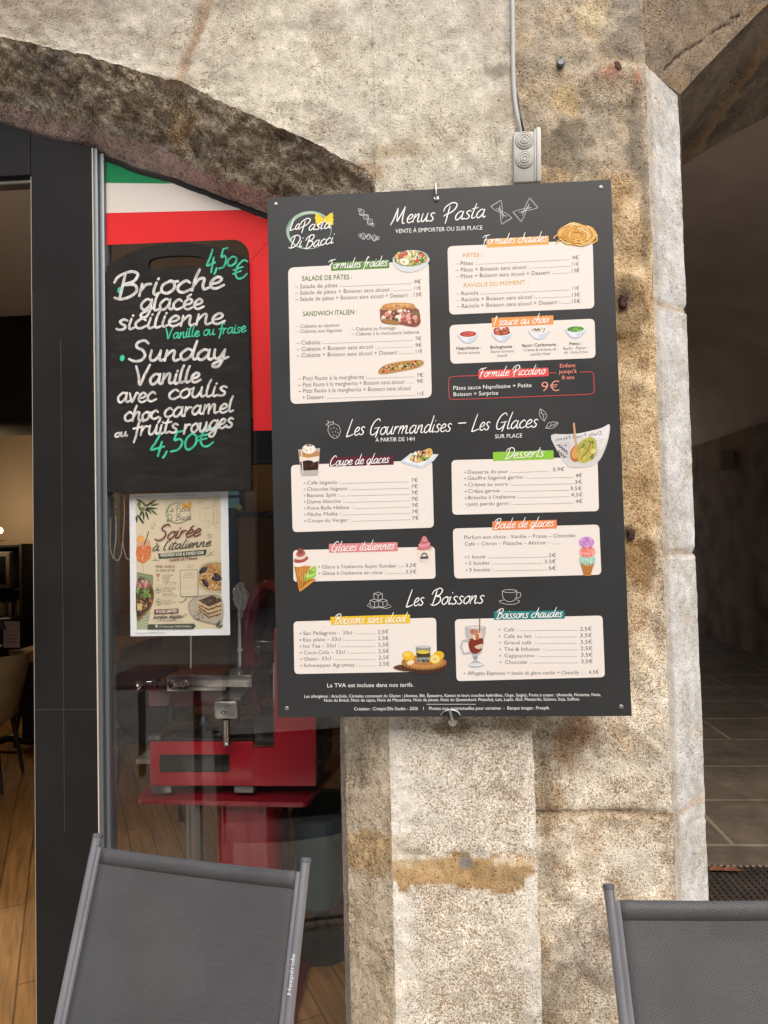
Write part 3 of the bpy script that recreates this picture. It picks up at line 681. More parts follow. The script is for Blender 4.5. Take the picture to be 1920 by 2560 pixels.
# a single-line handwriting: x-height 1, baseline 0
G = {
 'a': (.95, [[(.75,.85),(.45,1.),(.1,.55),(.15,.08),(.4,.02),(.68,.45),(.78,.98)], [(.78,.98),(.72,.25),(.85,.0),(1.0,.12)]]),
 'b': (.85, [[(.3,2.1),(.16,1),(.1,.08),(.4,.0),(.75,.35),(.65,.9),(.35,.95),(.14,.6)]]),
 'c': (.75, [[(.7,.8),(.48,1.),(.12,.6),(.16,.15),(.42,0),(.8,.22)]]),
 'd': (1.0, [[(.75,.8),(.45,1),(.1,.55),(.15,.08),(.4,.02),(.7,.5),(.95,2.1)], [(.95,2.1),(.76,.5),(.84,.04),(1.02,.12)]]),
 'e': (.75, [[(.08,.42),(.5,.52),(.66,.82),(.42,1.),(.12,.6),(.16,.14),(.42,0),(.8,.24)]]),
 'f': (.6, [[(.8,1.85),(.62,2.1),(.42,1.5),(.28,.1),(.12,-.85)], [(.02,.85),(.7,.98)]]),
 'g': (.9, [[(.75,.85),(.45,1),(.1,.55),(.15,.1),(.4,.04),(.68,.45),(.8,.98)], [(.8,.98),(.7,-.1),(.45,-.85),(.12,-.8),(.15,-.45),(.55,-.08),(.95,.2)]]),
 'h': (.85, [[(.35,2.1),(.18,1),(.06,0)], [(.1,.35),(.38,.92),(.62,.9),(.58,.35),(.66,.02),(.9,.12)]]),
 'i': (.38, [[(.2,1),(.1,.3),(.18,.0),(.4,.12)], [(.27,1.42),(.29,1.5)]]),
 'j': (.45, [[(.3,1),(.2,-.2),(0,-.8),(-.2,-.6)], [(.36,1.42),(.38,1.5)]]),
 'l': (.46, [[(.36,2.1),(.2,1.2),(.12,.3),(.22,.0),(.46,.12)]]),
 'm': (1.35, [[(.15,1),(.05,0)], [(.08,.4),(.38,.95),(.52,.9),(.48,0)], [(.52,.4),(.82,.95),(.98,.9),(.95,.25),(1.05,.0),(1.3,.12)]]),
 'n': (.9, [[(.15,1),(.06,0)], [(.1,.4),(.42,.95),(.6,.9),(.56,.3),(.65,.0),(.9,.12)]]),
 'o': (.8, [[(.5,1.),(.15,.7),(.12,.2),(.4,0),(.7,.35),(.66,.85),(.46,1.),(.6,.88),(.85,.9)]]),
 'p': (.85, [[(.22,1),(.1,-.2),(.02,-.9)], [(.14,.5),(.4,.98),(.72,.8),(.7,.3),(.4,.02),(.12,.2)]]),
 'q': (.9, [[(.75,.85),(.45,1),(.1,.55),(.15,.1),(.4,.04),(.68,.45),(.8,.98)], [(.8,.98),(.66,-.9)]]),
 'r': (.65, [[(.15,1),(.06,0)], [(.1,.4),(.34,.88),(.6,.92)]]),
 's': (.65, [[(.62,.86),(.42,1.),(.2,.82),(.3,.58),(.52,.35),(.45,.06),(.2,0),(.02,.12)]]),
 't': (.55, [[(.35,1.75),(.2,.8),(.14,.2),(.26,0),(.5,.12)], [(.0,1.15),(.6,1.25)]]),
 'u': (.9, [[(.14,1),(.08,.35),(.18,.02),(.42,.1),(.64,.6),(.7,1)], [(.7,1),(.66,.3),(.74,0),(.95,.12)]]),
 'v': (.75, [[(.08,1),(.2,.4),(.3,.0),(.5,.5),(.66,1.),(.8,.95)]]),
 'x': (.75, [[(.05,.95),(.25,.8),(.5,.15),(.75,.05)], [(.72,1),(.35,.5),(.02,0)]]),
 'y': (.85, [[(.12,1),(.1,.4),(.25,.1),(.48,.3),(.72,1)], [(.72,1),(.62,0),(.4,-.8),(.1,-.85),(.1,-.5),(.5,-.1),(.95,.25)]]),
 'z': (.75, [[(.08,.95),(.65,.95),(.08,.05),(.75,.05)]]),
 'M': (1.75, [[(.02,-.1),(.25,.6),(.5,1.9)], [(.5,1.9),(.6,.9),(.7,.3),(1.0,1.1),(1.3,2.0)], [(1.3,2.0),(1.25,.8),(1.35,.05),(1.6,.0)]]),
 'P': (1.3, [[(.55,1.75),(.5,.8),(.45,-.3)], [(.0,1.2),(.1,1.7),(.7,2.15),(1.2,1.95),(1.15,1.4),(.75,.95),(.35,.8),(.12,.6)]]),
 'F': (1.0, [[(.55,1.75),(.45,.9),(.3,-.1)], [(-.15,1.4),(.2,1.75),(.8,1.85),(1.15,1.95)], [(.2,.85),(.8,1.0)]]),
 'L': (1.0, [[(.45,2.1),(.25,1.1),(.08,.1),(.12,-.06),(.5,.02),(.95,.18)]]),
 'G': (1.3, [[(1.1,1.75),(.85,2.05),(.4,1.7),(.12,.9),(.2,.15),(.55,.05),(.9,.4),(1.05,.85)], [(.55,.85),(1.2,.95)], [(1.05,.85),(.95,.1),(.85,-.3)]]),
 'C': (1.15, [[(1.05,1.7),(.8,2.05),(.4,1.7),(.1,.9),(.2,.15),(.5,-.02),(1.1,.35)]]),
 'D': (1.35, [[(.55,1.9),(.45,.9),(.35,.05)], [(.05,1.3),(.2,1.8),(.8,2.05),(1.25,1.6),(1.2,.8),(.8,.15),(.3,-.05),(.08,.1)]]),
 'B': (1.25, [[(.5,1.85),(.42,.9),(.32,-.05)], [(.02,1.35),(.2,1.8),(.75,2.1),(1.1,1.85),(.95,1.3),(.5,1.08),(.98,1.),(1.12,.5),(.85,.08),(.4,-.08),(.1,.08)]]),
 'S': (1.1, [[(1.05,1.75),(.8,2.05),(.4,1.85),(.35,1.4),(.75,1.05),(.9,.55),(.7,.08),(.3,-.03),(-.05,.2)]]),
 'V': (1.15, [[(.08,1.95),(.3,1.),(.45,.02),(.75,1.),(1.1,2.0)]]),
 'I': (.6, [[(.1,1.95),(.7,2.05)], [(.42,2.),(.25,.05)], [(-.05,.0),(.55,.08)]]),
 '1': (.55, [[(.05,1.5),(.4,2.0),(.28,1.),(.2,0)]]),
 '4': (1.0, [[(.55,2.0),(.3,1.2),(.05,.55),(.5,.6),(.95,.68)], [(.75,1.2),(.66,.4),(.6,-.2)]]),
 '5': (.95, [[(.85,1.95),(.35,1.9)], [(.35,1.9),(.25,1.15),(.6,1.2),(.82,.75),(.6,.15),(.1,.05)]]),
 '0': (1.0, [[(.5,1.7),(.15,1.2),(.15,.4),(.45,.05),(.85,.5),(.85,1.3),(.5,1.7)]]),
 '9': (.85, [[(.75,1.6),(.45,1.95),(.12,1.5),(.35,1.1),(.75,1.4),(.8,1.8),(.7,.8),(.5,0)]]),
 '€': (1.1, [[(1.0,1.7),(.7,1.95),(.3,1.5),(.2,.7),(.45,.1),(.8,.05),(1.1,.35)], [(.0,1.15),(.7,1.25)], [(.0,.75),(.6,.85)]]),
 ',': (.4, [[(.2,.12),(.12,-.2),(.0,-.45)]]), "'": (.3, [[(.22,2.0),(.12,1.6)]]), '.': (.35, [[(.1,.05),(.14,.06)]]), '-': (.8, [[(.1,.6),(.7,.64)]]),
 '´': (0, [[(-.45,1.3),(-.2,1.65)]]), '`': (0, [[(-.65,1.65),(-.4,1.3)]]), ' ': (.55, []),
}
for k_, base, acc in (('é', 'e', '´'), ('à', 'a', '`')):
    G[k_] = (G[base][0], G[base][1] + [[(x + G[base][0], y) for x, y in s] for s in G[acc][1]])
def script(mb, body, P, p0, p1, xh, w, col, slant=.12, taper=.25, wob=0, seed=1, asc=1.0):
    rr = random.Random(seed); x = 0; S = []
    for ch in body:
        adv, st = G.get(ch, G[' ']); dy = rr.uniform(-wob, wob); ks = 1 + rr.uniform(-wob, wob)
        if asc < 1 and ch.islower(): st = [[(a, (1 + (c - 1) * asc if c > 1 else (c * .8 if c < 0 else c))) for a, c in s] for s in st]
        for s in st: S.append([(x + a * ks + slant * c, c * ks + dy) for a, c in s])
        x += adv
    x0 = min(a for s in S for a, _ in s); x1 = max(a for s in S for a, _ in s)
    dx, dy = p1[0] - p0[0], p1[1] - p0[1]
    for s in S:
        pts = []
        for a, c in s:
            t = (a - x0) / (x1 - x0); pts.append((p0[0] + dx * t, p0[1] + dy * t - c * xh))
        if len(pts) > 2: pts = [(v.x, v.y) for v in catmull([(a, c, 0) for a, c in pts], 5)]
        ribbon(mb, pts, w, P, col, taper)

# ================================================================== SHOP FRONT
BLK = mat('black_powder_coat', (.012, .011, .0105), .5, 0, .16, bump=.05, bscale=300, var=.15, vscale=3)
ALU = mat('brushed_aluminium', (.17, .19, .20), .45, .7, bump=.05, bscale=200)
YFR = .17
zc = lambda px, py, y: U(px, py, y)
sf = thing('shop_front', (U(160, 1300, .2).x, .2, 0), 'black metal door post and header beside the open doorway, scratched along its height', 'shop front')
xl = U(83, 1200, YFR).x; xr = U(240, 1200, YFR).x
def ztop_at(x, y):                       # height of the arch band above a given x
    best = min(Gl[:NA], key=lambda p: abs(p.x - x)); return best.z
b = MB(); pts = [(xl, YFR, 0), (xr, YFR, 0), (xr, YFR, ztop_at(xr, 0) - .0), (xl, YFR, ztop_at(xl, 0))]
b.prism(pts, (0, .09, 0)); b.build('post', BLK, sf)
xs_ = U(154, 1200, YFR).x
b = MB(); b.box((xs_, YFR - .0012, .75), (xs_ + .0025, YFR + .01, 2.25)); b.box((xl + .002, YFR - .001, U(150, 1775, YFR).z), (xr - .002, YFR + .01, U(150, 1773, YFR).z))
b.build('seam', mat('worn_seam', (.032, .026, .023), .5), sf)
b = MB(); b.box((xl - .0035, YFR + .003, 0), (xl, YFR + .05, U(83, 440, YFR).z)); b.build('edge_strip', mat('pale_edge', (.45, .40, .33), .5, .4), sf)
zh = U(60, 436, YFR).z; P = [Vector((p.x, YFR + .002, p.z + .01)) for p in Gl[:NA:6] if p.x < xl - .003]
b = MB(); b.prism([(P[0].x, YFR + .002, zh)] + P + [(xl - .0036, YFR + .002, ztop_at(xl, 0)), (xl - .0036, YFR + .002, zh)], (0, .085, 0)); b.build('header', BLK, sf)
b = MB(); b.box((P[0].x + .03, YFR + .02, zh - .018), (xl - .004, YFR + .06, zh - .001), .002); b.build('door_track', mat('track_steel', (.25, .23, .2), .35, .8), sf)
b = MB(); b.box((-2.4, YFR, 0), (-2.2, YFR + .09, 3.0), .004); b.build('post', BLK, sf)
b = MB(); b.box((-5.2, YFR, 0), (-2.4, YFR + .06, 3.0), .004); b.build('panel', BLK, sf)

win = thing('shop_window', (U(520, 1300, .2).x, .2, 0), 'tall fixed shop window under the arch with an aluminium edge and a green, white and red film', 'window')
xa0, xa1 = xr + .0005, U(269, 1300, .185).x
b = MB(); zt_ = ztop_at(xa0, 0)
b.box((xa0, .172, .02), (xa0 + .012, .235, zt_), .001); b.box((xa0 + .0125, .183, .02), (xa1, .235, zt_ - .01), .003)
b.build('frame', ALU, win)
b = MB(); b.box((xa0 - .003, .168, .02), (xa0, .19, zt_)); b.build('sealant', mat('white_sealant', (.55, .5, .42), .6), win)
b = MB(); b.tube([Vector((p.x, .205, p.z - .006)) for p in Gl[:NA:3] if p.x > xa0], .011, 8); b.build('gasket', mat('black_rubber', (.012, .011, .01), .6), win)
b = MB(); b.box((xa0, .17, .0), (xG, .25, .08), .004); b.build('sill', BLK, win)
# pane
gm = bpy.data.materials.new('window_glass'); gm.use_nodes = True; N = gm.node_tree.nodes; L = gm.node_tree.links; N.clear()
out = N.new('ShaderNodeOutputMaterial'); tr = N.new('ShaderNodeBsdfTransparent'); tr.inputs[0].default_value = (.98, .985, .98, 1); gl = N.new('ShaderNodeBsdfGlossy'); gl.inputs['Roughness'].default_value = .0
fr = N.new('ShaderNodeFresnel'); fr.inputs[0].default_value = 1.75; geo = N.new('ShaderNodeNewGeometry'); inv = N.new('ShaderNodeMath'); inv.operation = 'SUBTRACT'; inv.inputs[0].default_value = 1; L.new(geo.outputs['Backfacing'], inv.inputs[1])
fm = N.new('ShaderNodeMath'); fm.operation = 'MULTIPLY'; L.new(fr.outputs[0], fm.inputs[0]); L.new(inv.outputs[0], fm.inputs[1])
mx = N.new('ShaderNodeMixShader'); L.new(fm.outputs[0], mx.inputs[0]); L.new(tr.outputs[0], mx.inputs[1]); L.new(gl.outputs[0], mx.inputs[2]); L.new(mx.outputs[0], out.inputs[0])
YGL = .2
gp = [(xa1, YGL, .08)] + [(xG, YGL, .08)] + [Vector((p.x, YGL, p.z)) for p in reversed(Gl[:NA:6]) if p.x > xa1 + .01] + [(xa1, YGL, ztop_at(xa1, 0))]
b = MB(); b.prism(gp, (0, .006, 0)); b.build('pane', gm, win, smooth=False)
# flag film on the outside of the pane
def PW(y): return lambda px, py: U(px, py, y)
fy = YGL - .0008; Pf = PW(fy); Pz7 = lambda x, y: U(*Z7(x, y), fy)
def gz(px):                                                     # film top follows the gasket
    return min(Gl[:NA], key=lambda p: abs(W2P(Vector((p.x, fy, p.z)))[0] - px))
def gpx(px): p = gz(px); return (px, W2P(Vector((p.x, fy, p.z - .016)))[1])
GRN = hexc('#0c8a52', .8); WHT = hexc('#dcd3cb', .9); RED = hexc('#e8292b', .82)
b = MB()
shape(b, Pf, [(248, 457)] + [gpx(x) for x in (248, 300, 350, 400, 432)], GRN)
shape(b, Pf, [(248, 533), (248, 457.3)] + [gpx(x) for x in (433, 470, 520, 560, 606)], WHT)
film = [(248, 613), (248, 533.3)] + [gpx(x) for x in (607, 640, 665, 700, 730)] + [(730, 620), (702, 1075), (634, 1077), (630, 900), (625, 720), (623, 650)]
for k in range(9):
    a = k / 8 * math.pi / 2; film.append((583 + 40 * math.cos(a), 640 - 41 * math.sin(a)))
film += [(560, 600)]
shape(b, Pf, film, RED); b.build('flag_film', VINYL, win, fix=False, smooth=False)
b = MB(); ribbon(b, [Z7(1322, 298), Z7(1395, 220), Z7(1460, 148)], 1.2, PW(fy - .0003), hexc('#7a1210')); b.build('film_crease', VINYL, win, fix=False, smooth=False)
# half-hidden pale script on the pane
b = MB(); PD = lambda x, y: U(*ZA(x, y), YGL - .0006); PC = (.55, .52, .45)
for st in ([(85, 138), (130, 128), (182, 150)], [(158, 140), (160, 260), (152, 400), (170, 480), (190, 495)], [(113, 250), (112, 380), (100, 470), (120, 500), (140, 470), (150, 400)], [(110, 190), (113, 196)], [(84, 260), (82, 420), (95, 490)]):
    ribbon(b, [(v.x, v.y) for v in catmull([(x, y, 0) for x, y in st], 5)], 5, PD, PC)
fm_ = mat('frosted_film', (.34, .32, .27), .6); t_ = fm_.node_tree.nodes.new('ShaderNodeBsdfTransparent'); m_ = fm_.node_tree.nodes.new('ShaderNodeMixShader'); m_.inputs[0].default_value = .55
fm_.node_tree.links.new(fm_.node_tree.nodes['Principled BSDF'].outputs[0], m_.inputs[1]); fm_.node_tree.links.new(t_.outputs[0], m_.inputs[2]); fm_.node_tree.links.new(m_.outputs[0], fm_.node_tree.nodes['Material Output'].inputs[0])
b.build('etched_script', fm_, win, fix=False, smooth=False)

# ------------------------------------------------------------------ chalkboard
cy = YGL - .022
P7 = lambda x, y: U(*Z7(x, y), cy)
outer = [(178, 2182), (1325, 2165), (1330, 2150), (1303, 285)] + [(1303 - 60, 262)]
arc = catmull([(1243, 262, 0), (1100, 205, 0), (930, 165, 0), (760, 153, 0), (590, 165, 0), (420, 205, 0), (270, 270, 0), (200, 318, 0), (152, 345, 0)], 5)
outer = [(178, 2182), (1315, 2168), (1327, 2150), (1303, 280)] + [(v.x, v.y) for v in arc] + [(165, 2170)]
slot = [(v.x, v.y) for v in catmull([(500, 300, 0), (560, 272, 0), (720, 256, 0), (880, 262, 0), (945, 280, 0), (958, 320, 0), (930, 352, 0), (800, 346, 0), (650, 360, 0), (540, 380, 0), (495, 355, 0)], 4, True)]
slate = thing('chalkboard', U(440, 1230, cy), 'black paddle-shaped chalkboard handwritten in white and green, hanging on the shop window', 'chalkboard')
b = MB(); b.prism([P7(*p) for p in outer], (0, .012, 0), [[P7(*p) for p in slot]])
b.build('board', mat('slate_paint', (.0125, .0115, .0105), .7, spec=.2, var=.35, vscale=9), slate, smooth=False)
WCH = (.60, .58, .55); GCH = (.035, .50, .30)
b = MB(); Pc = lambda x, y: U(*Z7(x, y), cy - .0008)
for args in (('Brioche', (215, 605), (1105, 520), 96, 24, 1), ('glacée', (432, 702), (940, 690), 82, 21, 2), ('sicilienne', (232, 860), (1112, 808), 82, 21, 3), ('Sunday', (335, 1112), (1140, 1102), 84, 23, 4),
             ('Vanille', (392, 1312), (915, 1284), 78, 22, 5), ('avec', (248, 1452), (555, 1440), 74, 19, 6), ('coulis', (665, 1424), (1128, 1388), 78, 19, 7), ('choc,', (303, 1602), (590, 1585), 70, 19, 8),
             ('caramel', (628, 1570), (1180, 1525), 72, 19, 9), ('ou', (222, 1733), (320, 1722), 34, 15, 10), ('fruits', (370, 1725), (730, 1690), 72, 19, 11), ('rouges', (780, 1705), (1180, 1648), 72, 19, 12)):
    script(b, args[0], Pc, args[1], args[2], args[3], args[4], WCH, .05, .15, .05, args[5], .66)
b.build('white_lettering', PAINT, slate, fix=False, smooth=False)
def green(name, *calls):
    b = MB()
    for c in calls: script(b, c[0], Pc, *c[1:])
    b.build(name, PAINT, slate, fix=False, smooth=False)
green('price_lettering', ('4,50€', (512, 1880), (1020, 1805), 78, 18, GCH, .1, .15, .05, 5))
green('green_lettering', ('Vanille ou fraise', (636, 935), (1286, 878), 46, 11, GCH, .05, .15, .05, 4, .8))
green('price_lettering', ('4,5', (966, 385), (1135, 348), 80, 17, GCH, .1, .15, .04, 6), ('0', (1138, 345), (1206, 338), 46, 17, GCH, .1), ('€', (1178, 462), (1296, 430), 74, 17, GCH, .1))
for (x, y) in ((258, 538), (278, 1090)):
    b = MB(); ell(b, Pc, x, y, 19, 26, GCH, 8); b.build('bullet_dot', PAINT, slate, fix=False, smooth=False)
# wiped chalk smears
b = MB(); sm = mat('chalk_smear', (.10, .098, .095), .8); sn = sm.node_tree.nodes; sk = sm.node_tree.links; tcx = sn.new('ShaderNodeTexCoord'); nzx = sn.new('ShaderNodeTexNoise'); nzx.inputs['Scale'].default_value = 22; nzx.inputs['Detail'].default_value = 7
mpx = sn.new('ShaderNodeMapping'); mpx.inputs['Scale'].default_value = (.5, 1, 2.2); sk.new(tcx.outputs['Object'], mpx.inputs[0]); sk.new(mpx.outputs[0], nzx.inputs['Vector']); mrx = sn.new('ShaderNodeMapRange'); mrx.inputs[1].default_value = .5; mrx.inputs[2].default_value = .85; mrx.inputs[4].default_value = .2
sk.new(nzx.outputs['Fac'], mrx.inputs[0]); trx = sn.new('ShaderNodeBsdfTransparent'); mxx = sn.new('ShaderNodeMixShader'); sk.new(mrx.outputs[0], mxx.inputs[0]); sk.new(trx.outputs[0], mxx.inputs[1]); sk.new(sn['Principled BSDF'].outputs[0], mxx.inputs[2]); sk.new(mxx.outputs[0], sn['Material Output'].inputs[0])
Ps = lambda x, y: U(*Z7(x, y), cy - .0004)
shape(b, Ps, [(185, 420), (1295, 300), (1318, 2140), (185, 2160)], (.1, .1, .1)); b.build('chalk_dust', sm, slate, fix=False, smooth=False)

# ------------------------------------------------------------------ event poster behind the glass
py_ = YGL + .0105
post = thing('event_poster', U(450, 1590, py_), 'beige printed poster for an Italian evening with white margins, taped below the chalkboard', 'poster')
def P8(d): return lambda x, y: U(*Z8(x, y), py_ - d)
b = MB(); b.prism([P8(0)(130, 140), P8(0)(1492, 100), P8(0)(1522, 2090), P8(0)(145, 2105)], (0, .0006, 0)); b.col = None
b.build('sheet', mat('white_paper', (.74, .75, .77), .8), post, smooth=False)
_lay = [0]
def lay8(step=4e-6): _lay[0] += step; d = .0004 + _lay[0]; return lambda x, y: U(*Z8(x, y), py_ - d)
BEI = hexc('#d3c4a8', 1.0)
b = MB(); shape(b, lay8(), [(217, 212), (1388, 182), (1410, 1998), (232, 2012)], BEI); b.build('printed_ground', PAPER, post, fix=False, smooth=False)
rp = random.Random(8)
b = MB()
LEAF = [hexc(c) for c in ('#3f4d2c', '#5c6b3c', '#75804f', '#333f25')]
def leafy(mb, x, y, ang, ln, wd, col):
    ca, sa = math.cos(ang), math.sin(ang); pts = []
    for t, s in ((0, 0), (.3, 1), (.65, .8), (1, 0), (.65, -.8), (.3, -1)): pts.append((x + ca * ln * t - sa * wd * s, y + sa * ln * t + ca * wd * s))
    shape(mb, lay8(), pts, col, 3)
for (x, y, a, l) in ((225, 215, 20, 110), (240, 260, -10, 90), (255, 300, 60, 130), (300, 250, 40, 120), (330, 310, -20, 140), (360, 330, 5, 170), (380, 290, -30, 150), (420, 300, -12, 130), (380, 340, 55, 100), (420, 350, 40, 130), (350, 370, 70, 140), (320, 380, 85, 130), (230, 420, 50, 170), (250, 430, 60, 150), (225, 440, 85, 100), (300, 380, 110, 80)):
    leafy(b, x, y, R(a), l, 15, rp.choice(LEAF))
ell(b, lay8(), 315, 350, 32, 36, hexc('#7d8757')); ell(b, lay8(), 380, 355, 34, 26, hexc('#2a2330'), 20); ell(b, lay8(), 262, 285, 26, 32, hexc('#74804f'))
# orange drink
OR = hexc('#dd7a45'); 
ell(b, lay8(), 285, 775, 55, 62, hexc('#eca04a')); ell(b, lay8(), 290, 778, 40, 48, hexc('#f0b565'))
shape(b, lay8(), [(232, 840), (290, 800), (370, 770), (410, 780), (432, 900), (425, 1000), (380, 1070), (320, 1100), (260, 1080), (232, 1030)], hexc('#d8ac86'), 3)
shape(b, lay8(), [(232, 870), (420, 860), (430, 930), (420, 1000), (380, 1065), (318, 1092), (262, 1075), (232, 1030)], OR, 2)
for k in range(60): ell(b, lay8(3e-6), rp.uniform(240, 420), rp.uniform(870, 1060), rp.uniform(5, 16), rp.uniform(4, 12), rp.choice([hexc('#e89a62'), hexc('#c9603a'), hexc('#edb487'), hexc('#cf6e4c')]), rp.uniform(0, 90), 8)
ribbon(b, [(395, 660), (365, 760), (335, 835)], 13, lay8(), hexc('#35302b'))
ribbon(b, [(315, 1100), (318, 1170), (322, 1260)], 10, lay8(), hexc('#c6ae8d'))
# napkin and antipasti board
shape(b, lay8(), [(235, 1215), (460, 1260), (455, 1400), (235, 1400)], hexc('#9fa784'))
shape(b, lay8(), [(232, 1820), (430, 1720), (375, 2008), (232, 2010)], hexc('#b3b898'))
for k in range(5):
    ribbon(b, [(235, 1235 + k * 36), (460, 1275 + k * 30)], 9, lay8(), hexc('#6d7a58')); ribbon(b, [(250 + k * 45, 1225 + k * 9), (245 + k * 44, 1400)], 8, lay8(), hexc('#7f8a68'))
    ribbon(b, [(232, 1850 + k * 36), (420 - k * 10, 1790 + k * 42)], 8, lay8(), hexc('#7d8866'))
shape(b, lay8(), [(232, 1330), (380, 1320), (455, 1430), (470, 1560), (430, 1710), (330, 1820), (232, 1875)], hexc('#8a6038'), 3)
shape(b, lay8(), [(232, 1330), (370, 1330), (440, 1440), (452, 1560), (415, 1690), (320, 1790), (232, 1835)], hexc('#493524'), 3)
for k in range(150):
    x, y = rp.uniform(236, 430), rp.uniform(1340, 1780)
    if x > 250 + (1830 - y) * .9: continue
    pal = [('#c88a80', '#a8564f', '#d9aaa0')] if y < 1440 else ([('#5f7d35', '#86a450', '#9aa36a', '#3b4a22')] if y < 1570 else [('#5a3226', '#7a4534', '#a5784e', '#d9bd83', '#2e201a')])
    ell(b, lay8(3e-6), x, y, rp.uniform(10, 34), rp.uniform(6, 16), hexc(rp.choice(pal[0])), rp.uniform(0, 180), 9)
shape(b, lay8(), [(236, 1660), (310, 1650), (305, 1740), (240, 1745)], hexc('#d6bd7c'))
# pasta bowl and tiramisu
shape(b, lay8(), [(v.x, v.y) for v in catmull([(1395, 1070, 0), (1260, 1060, 0), (1120, 1120, 0), (1070, 1280, 0), (1090, 1420, 0), (1220, 1500, 0), (1400, 1515, 0)], 4)], hexc('#c9bfa6'))
shape(b, lay8(), [(v.x, v.y) for v in catmull([(1395, 1095, 0), (1270, 1090, 0), (1130, 1140, 0), (1095, 1280, 0), (1110, 1390, 0), (1230, 1470, 0), (1400, 1475, 0)], 4)], hexc('#b98a55'))
for k in range(330):
    x, y = rp.uniform(1105, 1392), rp.uniform(1100, 1465)
    if math.hypot((x - 1300) / 200, (y - 1285) / 185) > 1: continue
    ell(b, lay8(3e-6), x, y, rp.uniform(10, 26), rp.uniform(4, 9), hexc(rp.choice(['#e0b978', '#c98f4d', '#efd3a0', '#b06a38', '#d39a60', '#8a4f2a', '#e6c28a'])), rp.uniform(0, 180), 8)
for (x, y, a) in ((1150, 1190, -35), (1180, 1370, 55), (1350, 1280, 40), (1330, 1310, 10)):
    ell(b, lay8(), x, y, 68, 32, hexc('#1f1d22'), a); ell(b, lay8(), x + 8, y - 6, 46, 14, hexc('#4a4650'), a)
shape(b, lay8(), [(940, 1660), (1000, 1585), (1130, 1540), (1400, 1560), (1408, 1930), (1250, 1930), (1060, 1880), (960, 1780)], hexc('#a3988a'), 3)
shape(b, lay8(), [(960, 1660), (1020, 1595), (1140, 1555), (1400, 1575), (1405, 1900), (1250, 1905), (1070, 1855), (975, 1765)], hexc('#bdb19c'), 3)
shape(b, lay8(), [(1080, 1610), (1270, 1545), (1400, 1590), (1400, 1830), (1180, 1790), (1090, 1720)], hexc('#d9bb8a'))
shape(b, lay8(), [(1080, 1610), (1270, 1540), (1400, 1585), (1400, 1625), (1225, 1695)], hexc('#4c352c'))
for y0 in (0, 60, 110): shape(b, lay8(), [(1090, 1660 + y0 * .6), (1225, 1725 + y0), (1400, 1670 + y0), (1400, 1690 + y0), (1225, 1750 + y0), (1092, 1680 + y0 * .6)], hexc('#6b4630'))
for k in range(120): ell(b, lay8(3e-6), rp.uniform(1080, 1390), rp.uniform(1560, 1850), rp.uniform(3, 12), rp.uniform(3, 7), hexc(rp.choice(['#5a3d30', '#e8cfa2', '#3b2a22', '#c9a873'])), rp.uniform(0, 90), 7)
for k in range(40): ell(b, lay8(3e-6), rp.uniform(1020, 1200), rp.uniform(1760, 1880), rp.uniform(4, 12), rp.uniform(3, 9), hexc(rp.choice(['#4d382b', '#2d2420', '#8a6f56'])), 0, 7)
leafy(b, 1330, 1980, R(-60), 120, 16, LEAF[0]); leafy(b, 1350, 1990, R(-30), 90, 14, LEAF[1])
# faint sketched terrace
SK = hexc('#b39a6a')
for st in ([(1090, 260), (1160, 240), (1230, 190)], [(1290, 200), (1280, 330), (1290, 480)], [(1110, 350), (1200, 330), (1280, 320)], [(1100, 360), (1105, 520), (1270, 500)], [(1300, 360), (1385, 360)], [(1300, 400), (1300, 560)], [(1340, 360), (1340, 540)], [(1380, 360), (1380, 540)], [(1220, 540), (1300, 520), (1380, 545)], [(1230, 600), (1290, 540), (1340, 610)], [(1200, 410), (1260, 400), (1260, 480)], [(1320, 200), (1330, 320)], [(1110, 430), (1180, 425), (1180, 510)]):
    ribbon(b, st, 4, lay8(), SK)
b.build('printed_pictures', PAPER, post, fix=False, smooth=False)
b = MB(); DK = hexc('#2c3128'); BRW = hexc('#7c4a40'); DG = hexc('#414d39')
ell(b, lay8(), 800, 395, 172, 145, hexc('#a0b089'), -6, 40); ell(b, lay8(), 808, 402, 158, 128, BEI, -6, 40)
shape(b, lay8(), [(850, 258), (880, 256), (920, 290), (965, 252), (985, 254), (980, 345), (960, 350), (918, 315), (880, 348), (862, 345)], hexc('#e0a93a'))
script(b, 'La Pasta', lay8(), (655, 390), (965, 375), 46, 7, DK, .15); script(b, 'Di Bacci', lay8(), (640, 515), (988, 492), 46, 7, DK, .15)
script(b, 'Soirée', lay8(), (485, 780), (1115, 715), 100, 23, BRW, .25, .2, 0, 1, .75)
script(b, "à l'italienne", lay8(), (455, 925), (1258, 855), 66, 13, DK, .25, .2, 0, 1, .8)
shape(b, lay8(), [(520, 965), (1200, 905), (1190, 965), (1180, 980), (530, 1032), (540, 1000)], DG)
txt(b, 'VENDREDI SOIR & SAMEDI SOIR', lay8(), (553, 1008), (1160, 968), 42, hexc('#ece6d6'), weight=.02)
script(b, 'à partir de 19 heures', lay8(), (688, 1065), (1070, 1040), 24, 6, BRW, .2)
txt(b, 'MENU UNIQUE', lay8(), (490, 1160), (757, 1156), 36, BRW); txt(b, 'AU TARIF DE 18€', lay8(), (490, 1210), (757, 1208), 28, BRW)
for i, (t, y) in enumerate((("Un apéritif apéro", 1265), ("pour démarrer", 1290), ("en douceur,", 1315), ("accompagné", 1342), ("d'antipasti à partager", 1370), ("En plat, des fusilli", 1440), ("sauce fruits de mer,", 1465), ("préparés comme", 1490), ("toujours avec nos", 1517), ("pâtes fraîches du jour", 1543), ("Et pour finir,", 1617), ("un tiramisu au café,", 1642), ("fait maison.", 1668))):
    txt(b, t, lay8(), (584, y), (584 + 10.2 * len(t) * .9, y), 15, DK)
